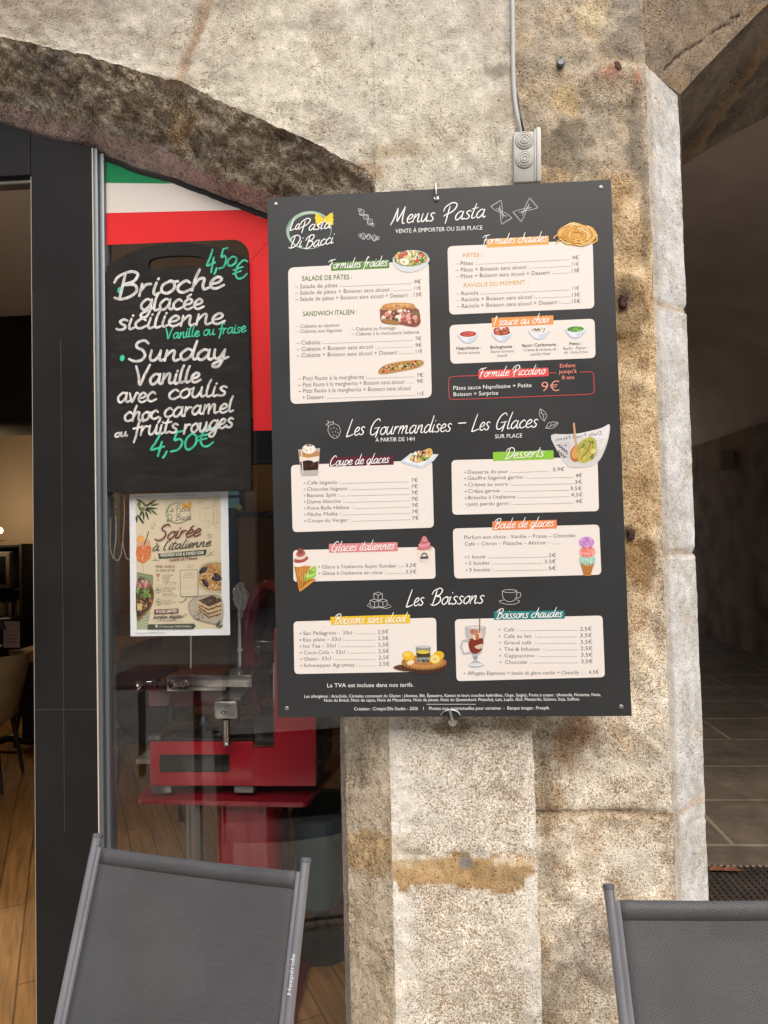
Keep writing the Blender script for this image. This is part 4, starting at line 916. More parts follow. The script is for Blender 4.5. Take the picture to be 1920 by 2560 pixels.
for (x, y) in ((525, 1465), (528, 1632)):
    ell(b, lay8(), x, y, 40, 40, hexc('#7f8a67')); ell(b, lay8(), x, y, 35, 35, hexc('#d6cbb0')); ell(b, lay8(), x, y, 20, 14, hexc('#6f7d55'), 30)
shape(b, lay8(), [(495, 1245), (555, 1240), (525, 1290)], hexc('#c8765a')); ribbon(b, [(524, 1290), (524, 1335)], 5, lay8(), hexc('#c8765a')); ribbon(b, [(508, 1336), (540, 1336)], 5, lay8(), hexc('#c8765a'))
for y in (1398, 1575): ribbon(b, [(490, y), (770, y - 4)], 3, lay8(), hexc('#9c917a'))
rrect(b, lay8(), [(828, 1190), (1078, 1180), (1080, 1555), (832, 1560)], 30, hexc('#5f6a50')); rrect(b, lay8(), [(834, 1196), (1072, 1186), (1074, 1549), (838, 1554)], 26, hexc('#dccfb3'))
for t, y in (('Découvrez', 1240), ('les dates et', 1268), ('inscrivez-vous !', 1296)): txt(b, t, lay8(), (955 - len(t) * 5.6, y), (955 + len(t) * 5.6, y - 3), 16, BRW)
rrect(b, lay8(), [(470, 1735), (805, 1720), (808, 1785), (474, 1800)], 10, BRW); txt(b, 'PLACES LIMITÉES', lay8(), (500, 1782), (785, 1772), 38, hexc('#eee6da'), weight=.02)
script(b, 'Inscription obligatoire', lay8(), (455, 1865), (875, 1850), 32, 6, DK, .2, .2, 0, 1, .8)
ribbon(b, [(495, 1895), (680, 1885), (850, 1890)], 7, lay8(), BRW, .6)
shape(b, lay8(), [(390, 1940), (1020, 1930), (1050, 1960), (1010, 2003), (375, 2008)], DG); txt(b, '1 Pl. Saint-Léger, 73000 Chambéry', lay8(), (540, 1985), (985, 1978), 26, hexc('#e6e0d0'))
ell(b, lay8(), 505, 1960, 16, 17, hexc('#e6e0d0')); shape(b, lay8(), [(491, 1966), (519, 1966), (505, 1994)], hexc('#e6e0d0'))
for st in ([(425, 578), (460, 590)], [(460, 535), (492, 582)], [(425, 612), (475, 612)], [(935, 1125), (950, 1160)], [(965, 1105), (968, 1155)], [(1018, 1110), (990, 1155)], [(805, 1630), (850, 1635), (890, 1610), (915, 1580)], [(895, 1600), (917, 1578), (912, 1615)],
           [(1235, 745), (1210, 710), (1220, 690), (1237, 705), (1262, 692), (1266, 712), (1235, 745)], [(1195, 1005), (1250, 960), (1300, 920)], [(1250, 990), (1300, 985)], [(1245, 960), (1240, 915)], [(440, 1055), (500, 1050), (540, 1060)], [(490, 1040), (470, 1010)], [(905, 1835), (893, 1800), (908, 1790), (925, 1805), (905, 1835)]):
    ribbon(b, st, 7, lay8(), DK if st[0][0] != 905 else BRW, .4)
txt(b, '06/08/2026 21:30', lay8(), (195, 185), (335, 180), 12, DK); txt(b, 'PHOTO-2026-08-03-18-21-35.jpg', lay8(), (790, 168), (1062, 162), 12, DK); txt(b, 'https://mail.google.com/mail/u/0/#inbox?projector=1', lay8(), (210, 2068), (625, 2062), 13, DK); txt(b, '1/1', lay8(), (1445, 2048), (1465, 2046), 12, DK)
b.build('printed_lettering', PAPER, post, fix=False, smooth=False)

# ================================================================== MENU BOARD
YS = -.09
bc = [U(668, 495, YS), U(1527, 449, YS), U(1579, 1790, YS), U(694, 1793, YS)]
menu = thing('menu_board', (bc[2] + bc[3]) / 2, 'large dark grey menu board with cream price panels, hung by hooks on the stone wall', 'menu board')
wS = (bc[1] - bc[0]).length
b = MB(); b.prism(bc, (0, .004, 0))
bm_ = mat('dark_laminate', (.025, .0265, .0275), .42, spec=.35, var=.10, vscale=6, bump=.02, bscale=40); b.build('board', bm_, menu, smooth=False)
_z = [0]
def LY(z, base=.0003, step=2e-5):
    _z[0] += step; d = base + _z[0]; return lambda x, y: U(*z(x, y), YS - d)
def LF(z, d): return lambda x, y: U(*z(x, y), YS - d)
PANEL = hexc('#e8e0d8', .86); INK = hexc('#4a4644', .9); WTE = hexc('#f2efec', .9)
def dots(mb, P, x0, y0, x1, y1, sc):
    step = 1.95 / sc; n = max(1, int((x1 - x0) / step)); r = .52 / sc; mb.col = INK
    for k in range(n):
        t = k / max(1, n - 1) if n > 1 else 0; x = x0 + (x1 - x0) * t; y = y0 + (y1 - y0) * t - r
        mb.poly([P(x - r, y - r), P(x + r, y - r), P(x + r, y + r), P(x - r, y + r)], INK)
def panel(zm, corners, r, lines, banner=None, bcol=None, head=None, special=()):
    """lines: (text, x0, y0, x1, y1, h[, colour, weight]); text '.' = dotted leader; 'o' = bullet"""
    b = MB(); rrect(b, LF(zm, .0004), corners, r, PANEL); p = b.build('price_panel', PRINT, menu, fix=False, smooth=False)
    b = MB(); P = LF(zm, .0009)
    for l in lines:
        t, x0_, y0_, x1_, y1_, h = l[:6]; c = l[6] if len(l) > 6 else INK; w = l[7] if len(l) > 7 else -.009
        if t == '.': dots(b, P, x0_, y0_, x1_, y1_, zm.s)
        elif t == 'o':
            ell(b, P, x0_, y0_, h, h, c, 0, 10); ell(b, LF(zm, .00093), x0_, y0_, h * .5, h * .5, PANEL, 0, 10)
        else: txt(b, t, P, (x0_, y0_), (x1_, y1_), h, c, weight=w)
    b.build('price_lettering', PRINT, p, fix=False, smooth=False)
    if banner:
        b = MB(); rrect(b, LF(zm, .0006), banner, 1.5 / zm.s, hexc(bcol)); q = b.build('heading_banner', PRINT, menu, fix=False, smooth=False)
        b = MB(); t, p0, p1, xh, w = head; script(b, t, LF(zm, .0011), p0, p1, xh, w * .74, WTE, .22, .35); b.build('heading_lettering', PRINT, q, fix=False, smooth=False)
    return p
GRNK, YELK = hexc('#4f7a2c'), hexc('#e0aa4c')
h = 29
panel(Z3, [(172, 598), (1178, 547), (1200, 1527), (190, 1574)], 46, [
    ('SALADE DE PÂTES :', 272, 692, 630, 679, 33, GRNK, .006),
    ('– Salade de pâtes :', 222, 748, 545, 736, h), ('.', 552, 735, 1055, 713, 0), ('9€', 1075, 712, 1122, 711, 27),
    ('– Salade de pâtes + Boisson sans alcool :', 222, 793, 917, 767, h), ('.', 927, 765, 1055, 759, 0), ('11€', 1076, 757, 1121, 756, 27),
    ('– Salade de pâtes + Boisson sans alcool + Dessert :', 224, 838, 1045, 807, h), ('.', 1053, 806, 1068, 805, 0), ('13€', 1071, 804, 1128, 802, 27),
    ('SANDWICH ITALIEN :', 278, 945, 665, 930, 33, GRNK, .006),
    ('– Ciabatta au saumon', 230, 1030, 538, 1019, 24), ('– Ciabatta aux légumes', 231, 1066, 558, 1056, 24), ('– Ciabatta au fromage', 627, 1049, 940, 1039, 24), ('– Ciabatta à la charcuterie italienne', 628, 1085, 1108, 1069, 24),
    ('– Ciabatta :', 232, 1150, 423, 1144, h), ('.', 434, 1142, 1062, 1120, 0), ('7€', 1082, 1119, 1125, 1118, 27),
    ('– Ciabatta + Boisson sans alcool :', 233, 1196, 798, 1176, h), ('.', 808, 1175, 1060, 1166, 0), ('9€', 1083, 1166, 1128, 1164, 27),
    ('– Ciabatta + Boisson sans alcool + Dessert :', 234, 1240, 972, 1217, h), ('.', 982, 1215, 1066, 1212, 0), ('11€', 1086, 1211, 1132, 1209, 27),
    ('– Pizzi flauto à la margherita :', 244, 1405, 735, 1392, h), ('.', 745, 1391, 1075, 1380, 0), ('7€', 1093, 1380, 1138, 1378, 27),
    ('– Pizzi flauto à la margherita + Boisson sans alcool :', 245, 1450, 1017, 1427, h), ('.', 1030, 1426, 1072, 1424, 0), ('9€', 1093, 1424, 1140, 1422, 27),
    ('– Pizzi flauto à la margherita + Boisson sans alcool', 246, 1494, 1047, 1472, h), ('+ Dessert :', 275, 1540, 443, 1535, h), ('.', 452, 1534, 1078, 1514, 0), ('11€', 1099, 1514, 1145, 1512, 27)],
    [(478, 562), (894, 541), (897, 601), (480, 621)], '#5c8c34', ('Formules froides', (462, 607), (885, 584), 34, 8.5))
h = 34
panel(Z4, [(133, 538), (1388, 485), (1403, 1074), (150, 1129)], 46, [
    ('PÂTES :', 268, 633, 435, 627, 35, YELK, .0),
    ('– Pâtes :', 203, 704, 378, 697, h), ('.', 398, 695, 1185, 655, 0), ('9€', 1211, 653, 1268, 650, 33),
    ('– Pâtes + Boisson sans alcool :', 205, 760, 840, 731, h), ('.', 852, 728, 1198, 711, 0), ('11€', 1211, 708, 1268, 706, 33),
    ('– Pâtes + Boisson sans alcool + Dessert :', 206, 815, 1040, 779, h), ('.', 1048, 776, 1192, 768, 0), ('13€', 1207, 764, 1275, 762, 33),
    ('RAVIOLIS DU MOMENT  :', 275, 892, 840, 863, 35, YELK, .0),
    ('– Raviolis :', 212, 962, 425, 955, h), ('.', 434, 953, 1188, 917, 0), ('11€', 1214, 917, 1270, 914, 33),
    ('– Raviolis + Boisson sans alcool :', 213, 1017, 887, 989, h), ('.', 898, 988, 1196, 974, 0), ('13€', 1211, 973, 1278, 970, 33),
    ('– Raviolis + Boisson sans alcool + Dessert :', 214, 1073, 1105, 1036, h), ('.', 1117, 1034, 1198, 1030, 0), ('15€', 1211, 1029, 1280, 1026, 33)],
    [(470, 476), (1008, 447), (1010, 521), (472, 550)], '#e6a94e', ('Formules chaudes', (440, 523), (996, 496), 42, 10))
cpanel = panel(Z4, [(151, 1219), (1405, 1163), (1414, 1503), (160, 1554)], 46, [
    ('Napolitaine :', 210, 1432, 427, 1425, 26, INK, .008), ('Sauce tomate', 220, 1470, 415, 1464, 23), ('Bolognaise :', 505, 1422, 712, 1414, 26, INK, .008), ('Sauce tomate,', 507, 1458, 712, 1452, 23), ('boeuf', 568, 1494, 650, 1491, 23),
    ('façon Carbonara :', 775, 1407, 1090, 1397, 26, INK, .008), ('Crème & lardons de', 790, 1446, 1075, 1436, 23), ('volaille Halal', 848, 1482, 1020, 1475, 23), ('Pesto :', 1188, 1392, 1296, 1388, 26, INK, .008), ('Basilic - Pignon -', 1135, 1432, 1350, 1423, 23), ("Ail - Huile d'olive", 1140, 1468, 1348, 1459, 23)],
    [(515, 1158), (1048, 1135), (1050, 1212), (518, 1238)], '#ee9a4e', ('1 sauce au choix', (535, 1224), (1018, 1196), 40, 10))
h = 16.5
items = []
for i, (t, x1_, px_) in enumerate((('Café liégeois :', 312, 642), ('Chocolat liégeois :', 360, 642), ('Banana Split :', 308, 643), ('Dame blanche :', 330, 643), ('Poire Belle Hélène  :', 376, 644), ('Pêche Melba :', 316, 645), ('Coupe du Verger :', 362, 647))):
    y = 390 + i * 29; x0_ = 161 + i * .6
    items += [('o', 149 + i * .5, y - 7, 0, 0, 3.6), (t, x0_, y, x1_, y - 4, h), ('.', x1_ + 8, y - 4, 628 + i * 1.7, y - 12, 0), ('7€', px_, y - 12, px_ + 30, y - 13, 17)]
panel(Z5, [(87, 300), (738, 277), (746, 588), (95, 609)], 22, items, [(262, 263), (560, 255), (561, 298), (263, 307)], '#5b1f33', ('Coupe de glaces', (270, 303), (541, 288), 22, 5.4))
panel(Z5, [(97, 692), (750, 676), (754, 823), (99, 838)], 18, [
    ('o', 217, 769, 0, 0, 3.6), ("Glace à l'italienne façon Sundae :", 230, 777, 583, 771, h), ('.', 590, 770, 608, 769, 0), ('3,5€', 616, 770, 666, 769, 17),
    ('o', 218, 799, 0, 0, 3.6), ("Glace à l'italienne en cône :", 231, 806, 522, 802, h), ('.', 530, 801, 608, 799, 0), ('3,5€', 616, 800, 666, 799, 17)],
    [(262, 663), (578, 655), (580, 697), (263, 704)], '#d98a8c', ('Glaces italiennes', (277, 698), (566, 686), 22, 5.2))
items = []
for (t, x0_, y0_, x1_, y1_, d1, pr, pa, pb_, py2) in (('Desserts du jour :', 902, 340, 1100, 336, 1273, '3,9€', 1294, 1347, 328), ('Gauffre liégoise garnie :', 902, 368, 1168, 362, 1387, '4€', 1398, 1429, 356), ('Crêpes au sucre :', 903, 398, 1100, 394, 1386, '3€', 1396, 1429, 386), ('Crêpe garnie :', 904, 428, 1062, 424, 1366, '3,5€', 1375, 1428, 416), ("Brioche à l'italienne :", 905, 458, 1135, 452, 1370, '4,5€', 1379, 1431, 445), ('pain perdu garni :', 906, 487, 1103, 483, 1388, '4€', 1399, 1431, 475)):
    items += [('o', x0_ - 12, y0_ - 7, 0, 0, 3.6), (t, x0_, y0_, x1_, y1_, h), ('.', x1_ + 8, y1_, d1, py2 + 1, 0), (pr, pa, py2, pb_, py2 - 1, 17)]
panel(Z5, [(827, 277), (1500, 262), (1507, 512), (831, 529)], 22, items, [(1018, 240), (1297, 232), (1298, 273), (1019, 281)], '#8cc43c', ('Desserts', (1072, 271), (1256, 259), 24, 5.4))
items = [('Parfum aux choix : Vanille – Fraise – Chocolat', 887, 641, 1398, 632, 17), ('Café – Citron – Pistache – Abricot – .......', 888, 671, 1330, 664, 17)]
for (t, x0_, y0_, x1_, y1_, d1, pr, pa, pb_, py2) in (('1 boule :', 906, 731, 997, 729, 1268, '2€', 1275, 1308, 724), ('2 boules :', 907, 760, 1015, 757, 1247, '3,5€', 1256, 1308, 753), ('3 boules :', 909, 791, 1018, 788, 1268, '5€', 1276, 1309, 783)):
    items += [('o', x0_ - 13, y0_ - 7, 0, 0, 3.6), (t, x0_, y0_, x1_, y1_, h), ('.', x1_ + 8, y1_, d1, py2 + 1, 0), (pr, pa, py2, pb_, py2 - 1, 17)]
panel(Z5, [(833, 592), (1508, 574), (1518, 805), (840, 823)], 22, items, [(1015, 560), (1312, 552), (1313, 592), (1016, 600)], '#e88a4c', ('Boule de glaces', (1022, 593), (1300, 581), 22, 5.2))
items = []
for i, (t, x1_) in enumerate((('San Pellegrino – 33cl :', 373), ('Eau plate – 33cl :', 324), ('Ice Tea – 33cl :', 299), ('Coca-Cola – 33cl :', 342), ('Oasis– 33cl :', 278), ('Schweppes Agrumes :', 384))):
    y = 266 + i * 29; items += [('o', 128 + i * .6, y - 7, 0, 0, 3.6), (t, 141 + i * .6, y, x1_, y - 3, h), ('.', x1_ + 8, y - 4, 463 + i * .8, y - 5, 0), ('2,5€', 477 + i * .8, y - 6, 525 + i, y - 7, 17)]
panel(Z6, [(97, 205), (740, 188), (744, 430), (101, 442)], 20, items, [(263, 184), (622, 173), (623, 213), (265, 221)], '#e8c02c', ('Boissons sans alcool', (280, 215), (611, 206), 21, 5))
items = []
for i, (t, x0_, x1_, d1, pr) in enumerate((('Café :', 1045, 1106, 1375, '2,5€'), ('Café au lait  :', 1045, 1190, 1370, '3,5€'), ('Grand café  :', 1046, 1190, 1370, '3,5€'), ('Thé & Infusion  :', 1047, 1227, 1378, '2,5€'), ('Cappuccino :', 1048, 1198, 1373, '3,5€'), ('Chocolat  :', 1050, 1170, 1378, '3,5€'))):
    y = 250 + i * 29.3; items += [('o', 1025 + i, y - 8, 0, 0, 3.6), (t, x0_, y, x1_, y - 1, h), ('.', x1_ + 8, y - 3, d1, y - 4, 0), (pr, 1389 + i, y - 3, 1441 + i, y - 4, 17)]
items += [('o', 868, 439, 0, 0, 3.6), ('Affogato Expresso + boule de glace vanille + Chantilly :', 882, 446, 1395, 443, h), ('.', 1400, 442, 1417, 442, 0), ('4,5€', 1427, 442, 1473, 441, 17)]
panel(Z6, [(824, 195), (1490, 178), (1501, 456), (832, 474)], 20, items, [(1000, 160), (1318, 155), (1320, 192), (1001, 198)], '#1d7f80', ('Boissons chaudes', (1010, 192), (1310, 184), 21, 5.2))

# children's offer, outlined in red
b = MB(); PK = hexc('#d8504e'); P = LF(Z4, .0005)
out_ = [(400, 1655), (180, 1663), (150, 1675), (143, 1700), (147, 1835), (155, 1858), (185, 1863), (1360, 1817), (1395, 1806), (1403, 1780)]
ribbon(b, out_, 5, P, PK); ribbon(b, [(1008, 1633), (1072, 1631)], 5, P, PK); ribbon(b, [(1278, 1626), (1322, 1624), (1378, 1622), (1396, 1640), (1402, 1780)], 5, P, PK)
b.build('offer_outline', PRINT, menu, fix=False, smooth=False)
b = MB(); rrect(b, LF(Z4, .0006), [(400, 1613), (1006, 1587), (1008, 1660), (402, 1688)], 4, hexc('#e2524f')); q = b.build('heading_banner', PRINT, menu, fix=False, smooth=False)
b = MB(); script(b, 'Formule Piccolino', LF(Z4, .0011), (408, 1668), (985, 1640), 40, 7.4, WTE, .22, .35); b.build('heading_lettering', PRINT, q, fix=False, smooth=False)
b = MB(); P = LF(Z4, .0008); CO = hexc('#f0907c')
for t, x0_, y0_, x1_, y1_ in (('Enfant', 1105, 1587, 1240, 1581), ("jusqu'à", 1097, 1637, 1250, 1630), ('8 ans', 1122, 1688, 1230, 1684)): txt(b, t, P, (x0_, y0_), (x1_, y1_), 32, CO, weight=.006)
txt(b, '9€', P, (945, 1793), (1100, 1787), 84, hexc('#f2a48e'), weight=-.012)
b.build('offer_lettering', PRINT, menu, fix=False, smooth=False); b = MB(); txt(b, 'Pâtes sauce Napolitaine + Petite', P, (185, 1780), (860, 1754), 34, WTE); txt(b, 'Boisson + Surprise', P, (186, 1834), (572, 1820), 34, WTE)
b.build('offer_lettering', PRINT, menu, fix=False, smooth=False)
# titles and small print
b = MB(); P = LF(Z3, .0007)
script(b, 'Menus', P, (905, 288), (1222, 262), 58, 8.6, WTE, .2, .35); script(b, 'Pasta', P, (1285, 265), (1583, 236), 58, 8.6, WTE, .2, .35)
txt(b, 'VENTE À EMPORTER OU SUR PLACE', P, (940, 352), (1562, 325), 29, WTE)
b.build('title_lettering', PRINT, menu, fix=False, smooth=False); b = MB(); P = LF(Z5, .0007)
for t, p0, p1 in (('Les', (345, 167), (428, 158)), ('Gourmandises', (455, 162), (828, 144)), ('Les', (922, 143), (1005, 136)), ('Glaces', (1036, 136), (1226, 124))): script(b, t, P, p0, p1, 36, 5, WTE, .2, .35)
ribbon(b, [(860, 107), (893, 105)], 5, P, WTE)
txt(b, 'À PARTIR DE 14H', P, (477, 193), (657, 188), 18, WTE); txt(b, 'SUR PLACE', P, (1028, 177), (1153, 172), 18, WTE)
b.build('title_lettering', PRINT, menu, fix=False, smooth=False); b = MB(); P = LF(Z6, .0007)
script(b, 'Les', P, (607, 138), (686, 131), 35, 5, WTE, .2, .35); script(b, 'Boissons', P, (715, 130), (957, 122), 35, 5, WTE, .2, .35)
b.build('title_lettering', PRINT, menu, fix=False, smooth=False); b = MB(); txt(b, 'La TVA est incluse dans nos tarifs.', P, (249, 502), (638, 499), 18, WTE)
txt(b, 'Les allergènes : Arachide, Céréales contenant du Gluten : (Avoine, Blé, Épeautre, Kamut et leurs souches hybridées, Orge, Seigle), Fruits à coque : (Amande, Noisette, Noix,', P, (146, 549), (1482, 541), 13.5, WTE)
txt(b, 'Noix du Brésil, Noix de cajou, Noix de Macadamia, Noix de pécan, Noix du Queensland, Pistache), Lait, Lupin, Œuf, Moutarde, Sésame, Soja, Sulfites.', P, (235, 567), (1388, 561), 13.5, WTE)
txt(b, "Création : Créapix'Elle Studio - 2026    I    Photos non contractuelles pour certaines  -  Banque images : Freepik.", P, (370, 606), (1252, 601), 14.5, WTE)
ribbon(b, [(696, 578), (917, 578)], 1.6, P, WTE)
b.build('small_print', PRINT, menu, fix=False, smooth=False)
# house logo
b = MB(); SG = hexc('#9fb8a4')
ell(b, LF(Z3, .0004), 322, 330, 163, 136, SG, -10, 48); ell(b, LF(Z3, .00045), 330, 337, 150, 122, hexc('#33363a', .8), -10, 48)
for a, c in ((190, '#6f8f7c'), (250, '#b4c8b6')): ell(b, LF(Z3, .00043), 322 + 8 * math.cos(R(a)), 330, 158, 131, hexc(c), -10, 30, a, a + 50)
shape(b, LF(Z3, .0006), [(363, 208), (385, 214), (410, 232), (430, 248), (448, 230), (470, 212), (494, 203), (490, 216), (497, 226), (491, 240), (498, 255), (492, 270), (497, 288), (470, 296), (448, 284), (428, 266), (408, 282), (390, 300), (374, 300), (378, 284), (366, 272), (373, 258), (362, 244), (370, 228)], hexc('#f2cf14'))
ribbon(b, [(430, 240), (424, 272)], 5, LF(Z3, .00063), hexc('#c99a10')); ribbon(b, [(385, 228), (412, 250)], 3, LF(Z3, .00063), hexc('#d9b012')); ribbon(b, [(475, 228), (445, 252)], 3, LF(Z3, .00063), hexc('#d9b012'))
P = LF(Z3, .0008)
script(b, 'La', P, (188, 330), (258, 322), 38, 7.5, WTE, .2, .3); script(b, 'Pasta', P, (262, 338), (478, 314), 40, 7.5, WTE, .2, .3); script(b, 'Di', P, (178, 458), (280, 448), 42, 7.5, WTE, .2, .3); script(b, 'Bacci', P, (290, 462), (503, 420), 42, 7.5, WTE, .2, .3)
b.build('logo', PRINT, menu, fix=False, smooth=False)
# white line drawings
def drawing(zm, strokes, w, smooth=5):
    b = MB(); P = LF(zm, .0007)
    for s in strokes: ribbon(b, [(v.x, v.y) for v in catmull([(x, y, 0) for x, y in s], smooth)] if len(s) > 2 else s, w, P, hexc('#d8d6d2', .8))
    b.build('line_drawing', PRINT, menu, fix=False, smooth=False)
def twist(x0, y0, x1, y1, n, r):
    dx, dy = x1 - x0, y1 - y0; L = math.hypot(dx, dy); ux, uy = dx / L, dy / L; S = []
    for ph in (0, math.pi):
        S.append([(x0 + dx * t / 24 - uy * r * math.sin(ph + t / 24 * n * math.pi * 2), y0 + dy * t / 24 + ux * r * math.sin(ph + t / 24 * n * math.pi * 2)) for t in range(25)])
    S2 = [[(x - uy * 4 + ux * 5, y + ux * 4 + uy * 5) for x, y in S[0][2:-2]]]
    for k in range(9):
        t = (k + .5) / 9; o = math.sin(t * n * math.pi * 2) * r
        S2.append([(x0 + dx * t - uy * o, y0 + dy * t + ux * o), (x0 + dx * (t + .05) + uy * o * .5, y0 + dy * (t + .05) - ux * o * .5)])
    e = [[(x0 + math.cos(q) * 11, y0 + math.sin(q) * 11) for q in [k * .785 for k in range(9)]], [(x1 + math.cos(q) * 11, y1 + math.sin(q) * 11) for q in [k * .785 for k in range(9)]]]
    return S + S2 + e
drawing(Z3, twist(685, 185, 778, 292, 1.6, 20), 3); drawing(Z3, twist(688, 368, 815, 388, 1.6, 20), 3)
def bow(cx, cy, ang, s):
    ca, sa = math.cos(ang), math.sin(ang); T = lambda x, y: (cx + s * (x * ca - y * sa), cy + s * (x * sa + y * ca)); S = []
    for m_ in (1, -1):
        S.append([T(0, -.12), T(m_ * .45, -.35), T(m_ * .95, -.55)]); S.append([T(0, .12), T(m_ * .45, .38), T(m_ * .95, .58)])
        z = [T(m_ * (.95 + (.08 if k % 2 else -.02)), -.55 + 1.13 * k / 12) for k in range(13)]; S.append(z)
        S.append([T(m_ * .08, 0), T(m_ * .4, -.08), T(m_ * .6, -.2)]); S.append([T(m_ * .08, .03), T(m_ * .35, .12), T(m_ * .55, .22)]); S.append([T(m_ * .1, .0), T(m_ * .5, .02)])
    S.append([T(0, -.12), T(.06, 0), T(0, .12)]); S.append([T(0, -.12), T(-.06, 0), T(0, .12)])
    return S
drawing(Z4, bow(600, 243, R(58), 92), 4, 3); drawing(Z4, bow(806, 222, R(-40), 96), 4, 3)
drawing(Z5, [[(262, 118), (258, 140), (270, 165), (290, 177), (308, 165), (315, 140), (305, 118), (285, 110), (262, 118)], [(262, 120), (248, 112), (262, 108), (256, 96), (272, 104), (282, 98), (284, 110)]] + [[(x, y), (x + 3, y + 4)] for x, y in ((270, 130), (284, 126), (298, 132), (276, 146), (291, 144), (303, 150), (283, 160), (295, 163))], 2)
drawing(Z5, [[(1236, 40), (1232, 68), (1252, 95), (1266, 72), (1254, 52), (1236, 40)], [(1238, 45), (1250, 75), (1255, 100)], [(1262, 128), (1278, 104), (1318, 104), (1300, 126), (1270, 131), (1262, 128)], [(1260, 130), (1290, 117), (1316, 106)]] + [[(1243, 58), (1238, 62)], [(1248, 70), (1258, 66)], [(1285, 119), (1286, 108)], [(1296, 114), (1304, 119)]], 2)
drawing(Z6, [[(458, 80), (480, 72), (498, 80), (497, 104), (478, 110), (460, 102), (458, 80)], [(458, 80), (478, 86), (498, 80)], [(478, 86), (478, 110)], [(442, 110), (462, 104), (480, 112), (480, 138), (462, 142), (443, 134), (442, 110)], [(442, 110), (462, 117), (480, 112)], [(462, 117), (462, 142)], [(482, 112), (500, 104), (519, 110), (518, 134), (500, 142), (482, 136)], [(482, 112), (500, 118), (519, 110)], [(500, 118), (500, 142)], [(440, 122), (428, 134), (450, 145), (490, 142), (515, 147), (539, 138), (522, 126)]], 2, 1)
drawing(Z6, [[(1038, 68), (1042, 98), (1060, 114), (1084, 114), (1100, 98), (1104, 68)], [(1038, 68), (1055, 62), (1090, 62), (1104, 68), (1086, 74), (1056, 74), (1038, 68)], [(1103, 76), (1120, 76), (1118, 95), (1098, 101)], [(1044, 108), (1024, 114), (1050, 126), (1090, 127), (1117, 115), (1102, 107)]], 2)

# ---- printed food pictures (each one flat print on the board)
def pic(name, zm):
    b = MB(); st = [0]
    def L(step=1e-5): st[0] += step; d = .0012 + st[0]; return lambda x, y: U(*zm(x, y), YS - d)
    return b, L, lambda: b.build(name, PRINT, menu, fix=False, smooth=False)
rf = random.Random(21)
def scatter(b, L, n, cx, cy, rx, ry, size, pal, flat=.45, rot=None, n_=8):
    for k in range(n):
        a = rf.uniform(0, 6.283); q = math.sqrt(rf.random()); s = rf.uniform(*size)
        ell(b, L(5e-6), cx + rx * q * math.cos(a), cy + ry * q * math.sin(a), s, s * rf.uniform(flat, 1), hexc(rf.choice(pal)), rf.uniform(0, 180) if rot is None else rot + rf.uniform(-25, 25), n_)
b, L, done = pic('salad_picture', Z3)
shape(b, L(), [(v.x, v.y) for v in catmull([(920, 545, 0), (935, 590, 0), (985, 622, 0), (1050, 630, 0), (1120, 612, 0), (1168, 570, 0), (1182, 530, 0), (1120, 485, 0), (1000, 482, 0), (935, 515, 0)], 4, True)], hexc('#d5dadb'))
ell(b, L(), 1050, 533, 126, 60, hexc('#c3cacd'), -4, 30); ell(b, L(), 1050, 533, 118, 54, hexc('#8a9a52'), -4, 30)
scatter(b, L, 170, 1050, 530, 112, 48, (5, 16), ['#e8d9a8', '#d9c377', '#5f7d35', '#86a450', '#f0e6c6', '#b7b35c', '#c9a85a', '#40592a'])
for x, y in ((978, 515), (1090, 545), (1128, 510), (1010, 498)): ell(b, L(), x, y, 20, 17, hexc('#b8443c')); ell(b, L(), x - 3, y - 3, 12, 9, hexc('#d8685c'))
ell(b, L(), 1005, 555, 32, 24, hexc('#f2efe4'), 10); ell(b, L(), 1000, 558, 13, 10, hexc('#e8b53c'))
scatter(b, L, 40, 1060, 515, 60, 26, (4, 9), ['#efe0ae', '#e2cf86', '#f4ecd2']); done()
b, L, done = pic('sandwich_picture', Z3)
shape(b, L(), [(830, 915), (840, 985), (900, 1000), (980, 1005), (1070, 1022), (1112, 1005), (1118, 960), (1080, 880), (850, 890)], hexc('#8a4f3a'), 3)
scatter(b, L, 110, 970, 945, 130, 42, (7, 22), ['#b7564e', '#d78f80', '#6d7a3a', '#e9d9c8', '#7c3a30', '#51642e', '#c97766', '#f0e4d6'])
shape(b, L(), [(848, 965), (900, 968), (960, 985), (965, 1003), (900, 1000), (850, 985)], hexc('#a9743f'), 3)
shape(b, L(), [(838, 900), (850, 868), (905, 852), (985, 850), (1060, 855), (1082, 878), (1070, 893), (1000, 890), (920, 905), (870, 900)], hexc('#c48a4c'), 3)
shape(b, L(), [(870, 874), (930, 858), (1020, 856), (1060, 866), (1000, 874), (920, 880)], hexc('#dba869'), 3)
scatter(b, L, 50, 960, 880, 100, 14, (2, 6), ['#a5672f', '#e8c38c', '#b9783c'])
scatter(b, L, 25, 1070, 960, 40, 45, (9, 20), ['#9c4a3e', '#c4665a', '#7f3b30', '#dba79a', '#56692f']); done()
b, L, done = pic('stuffed_bread_picture', Z3)
shape(b, L(), [(818, 1340), (830, 1318), (880, 1290), (980, 1268), (1100, 1258), (1140, 1268), (1136, 1292), (1080, 1318), (960, 1342), (860, 1358), (824, 1356)], hexc('#c0894a'), 4)
scatter(b, L, 8, 1060, 1295, 30, 10, (10, 16), ['#d9a565'])
for k in range(120):
    t = rf.random(); x = 850 + 260 * t; y = 1325 - 45 * t + rf.uniform(-17, 17); s = rf.uniform(5, 14); ell(b, L(5e-6), x, y, s, s * .55, hexc(rf.choice(['#b8473c', '#5f7a34', '#e2c27a', '#2f3a20', '#d87a5a', '#c99a52', '#e9dcb8', '#3b2a22', '#8fa04c'])), rf.uniform(0, 180), 8)
done()
b, L, done = pic('spaghetti_picture', Z4)
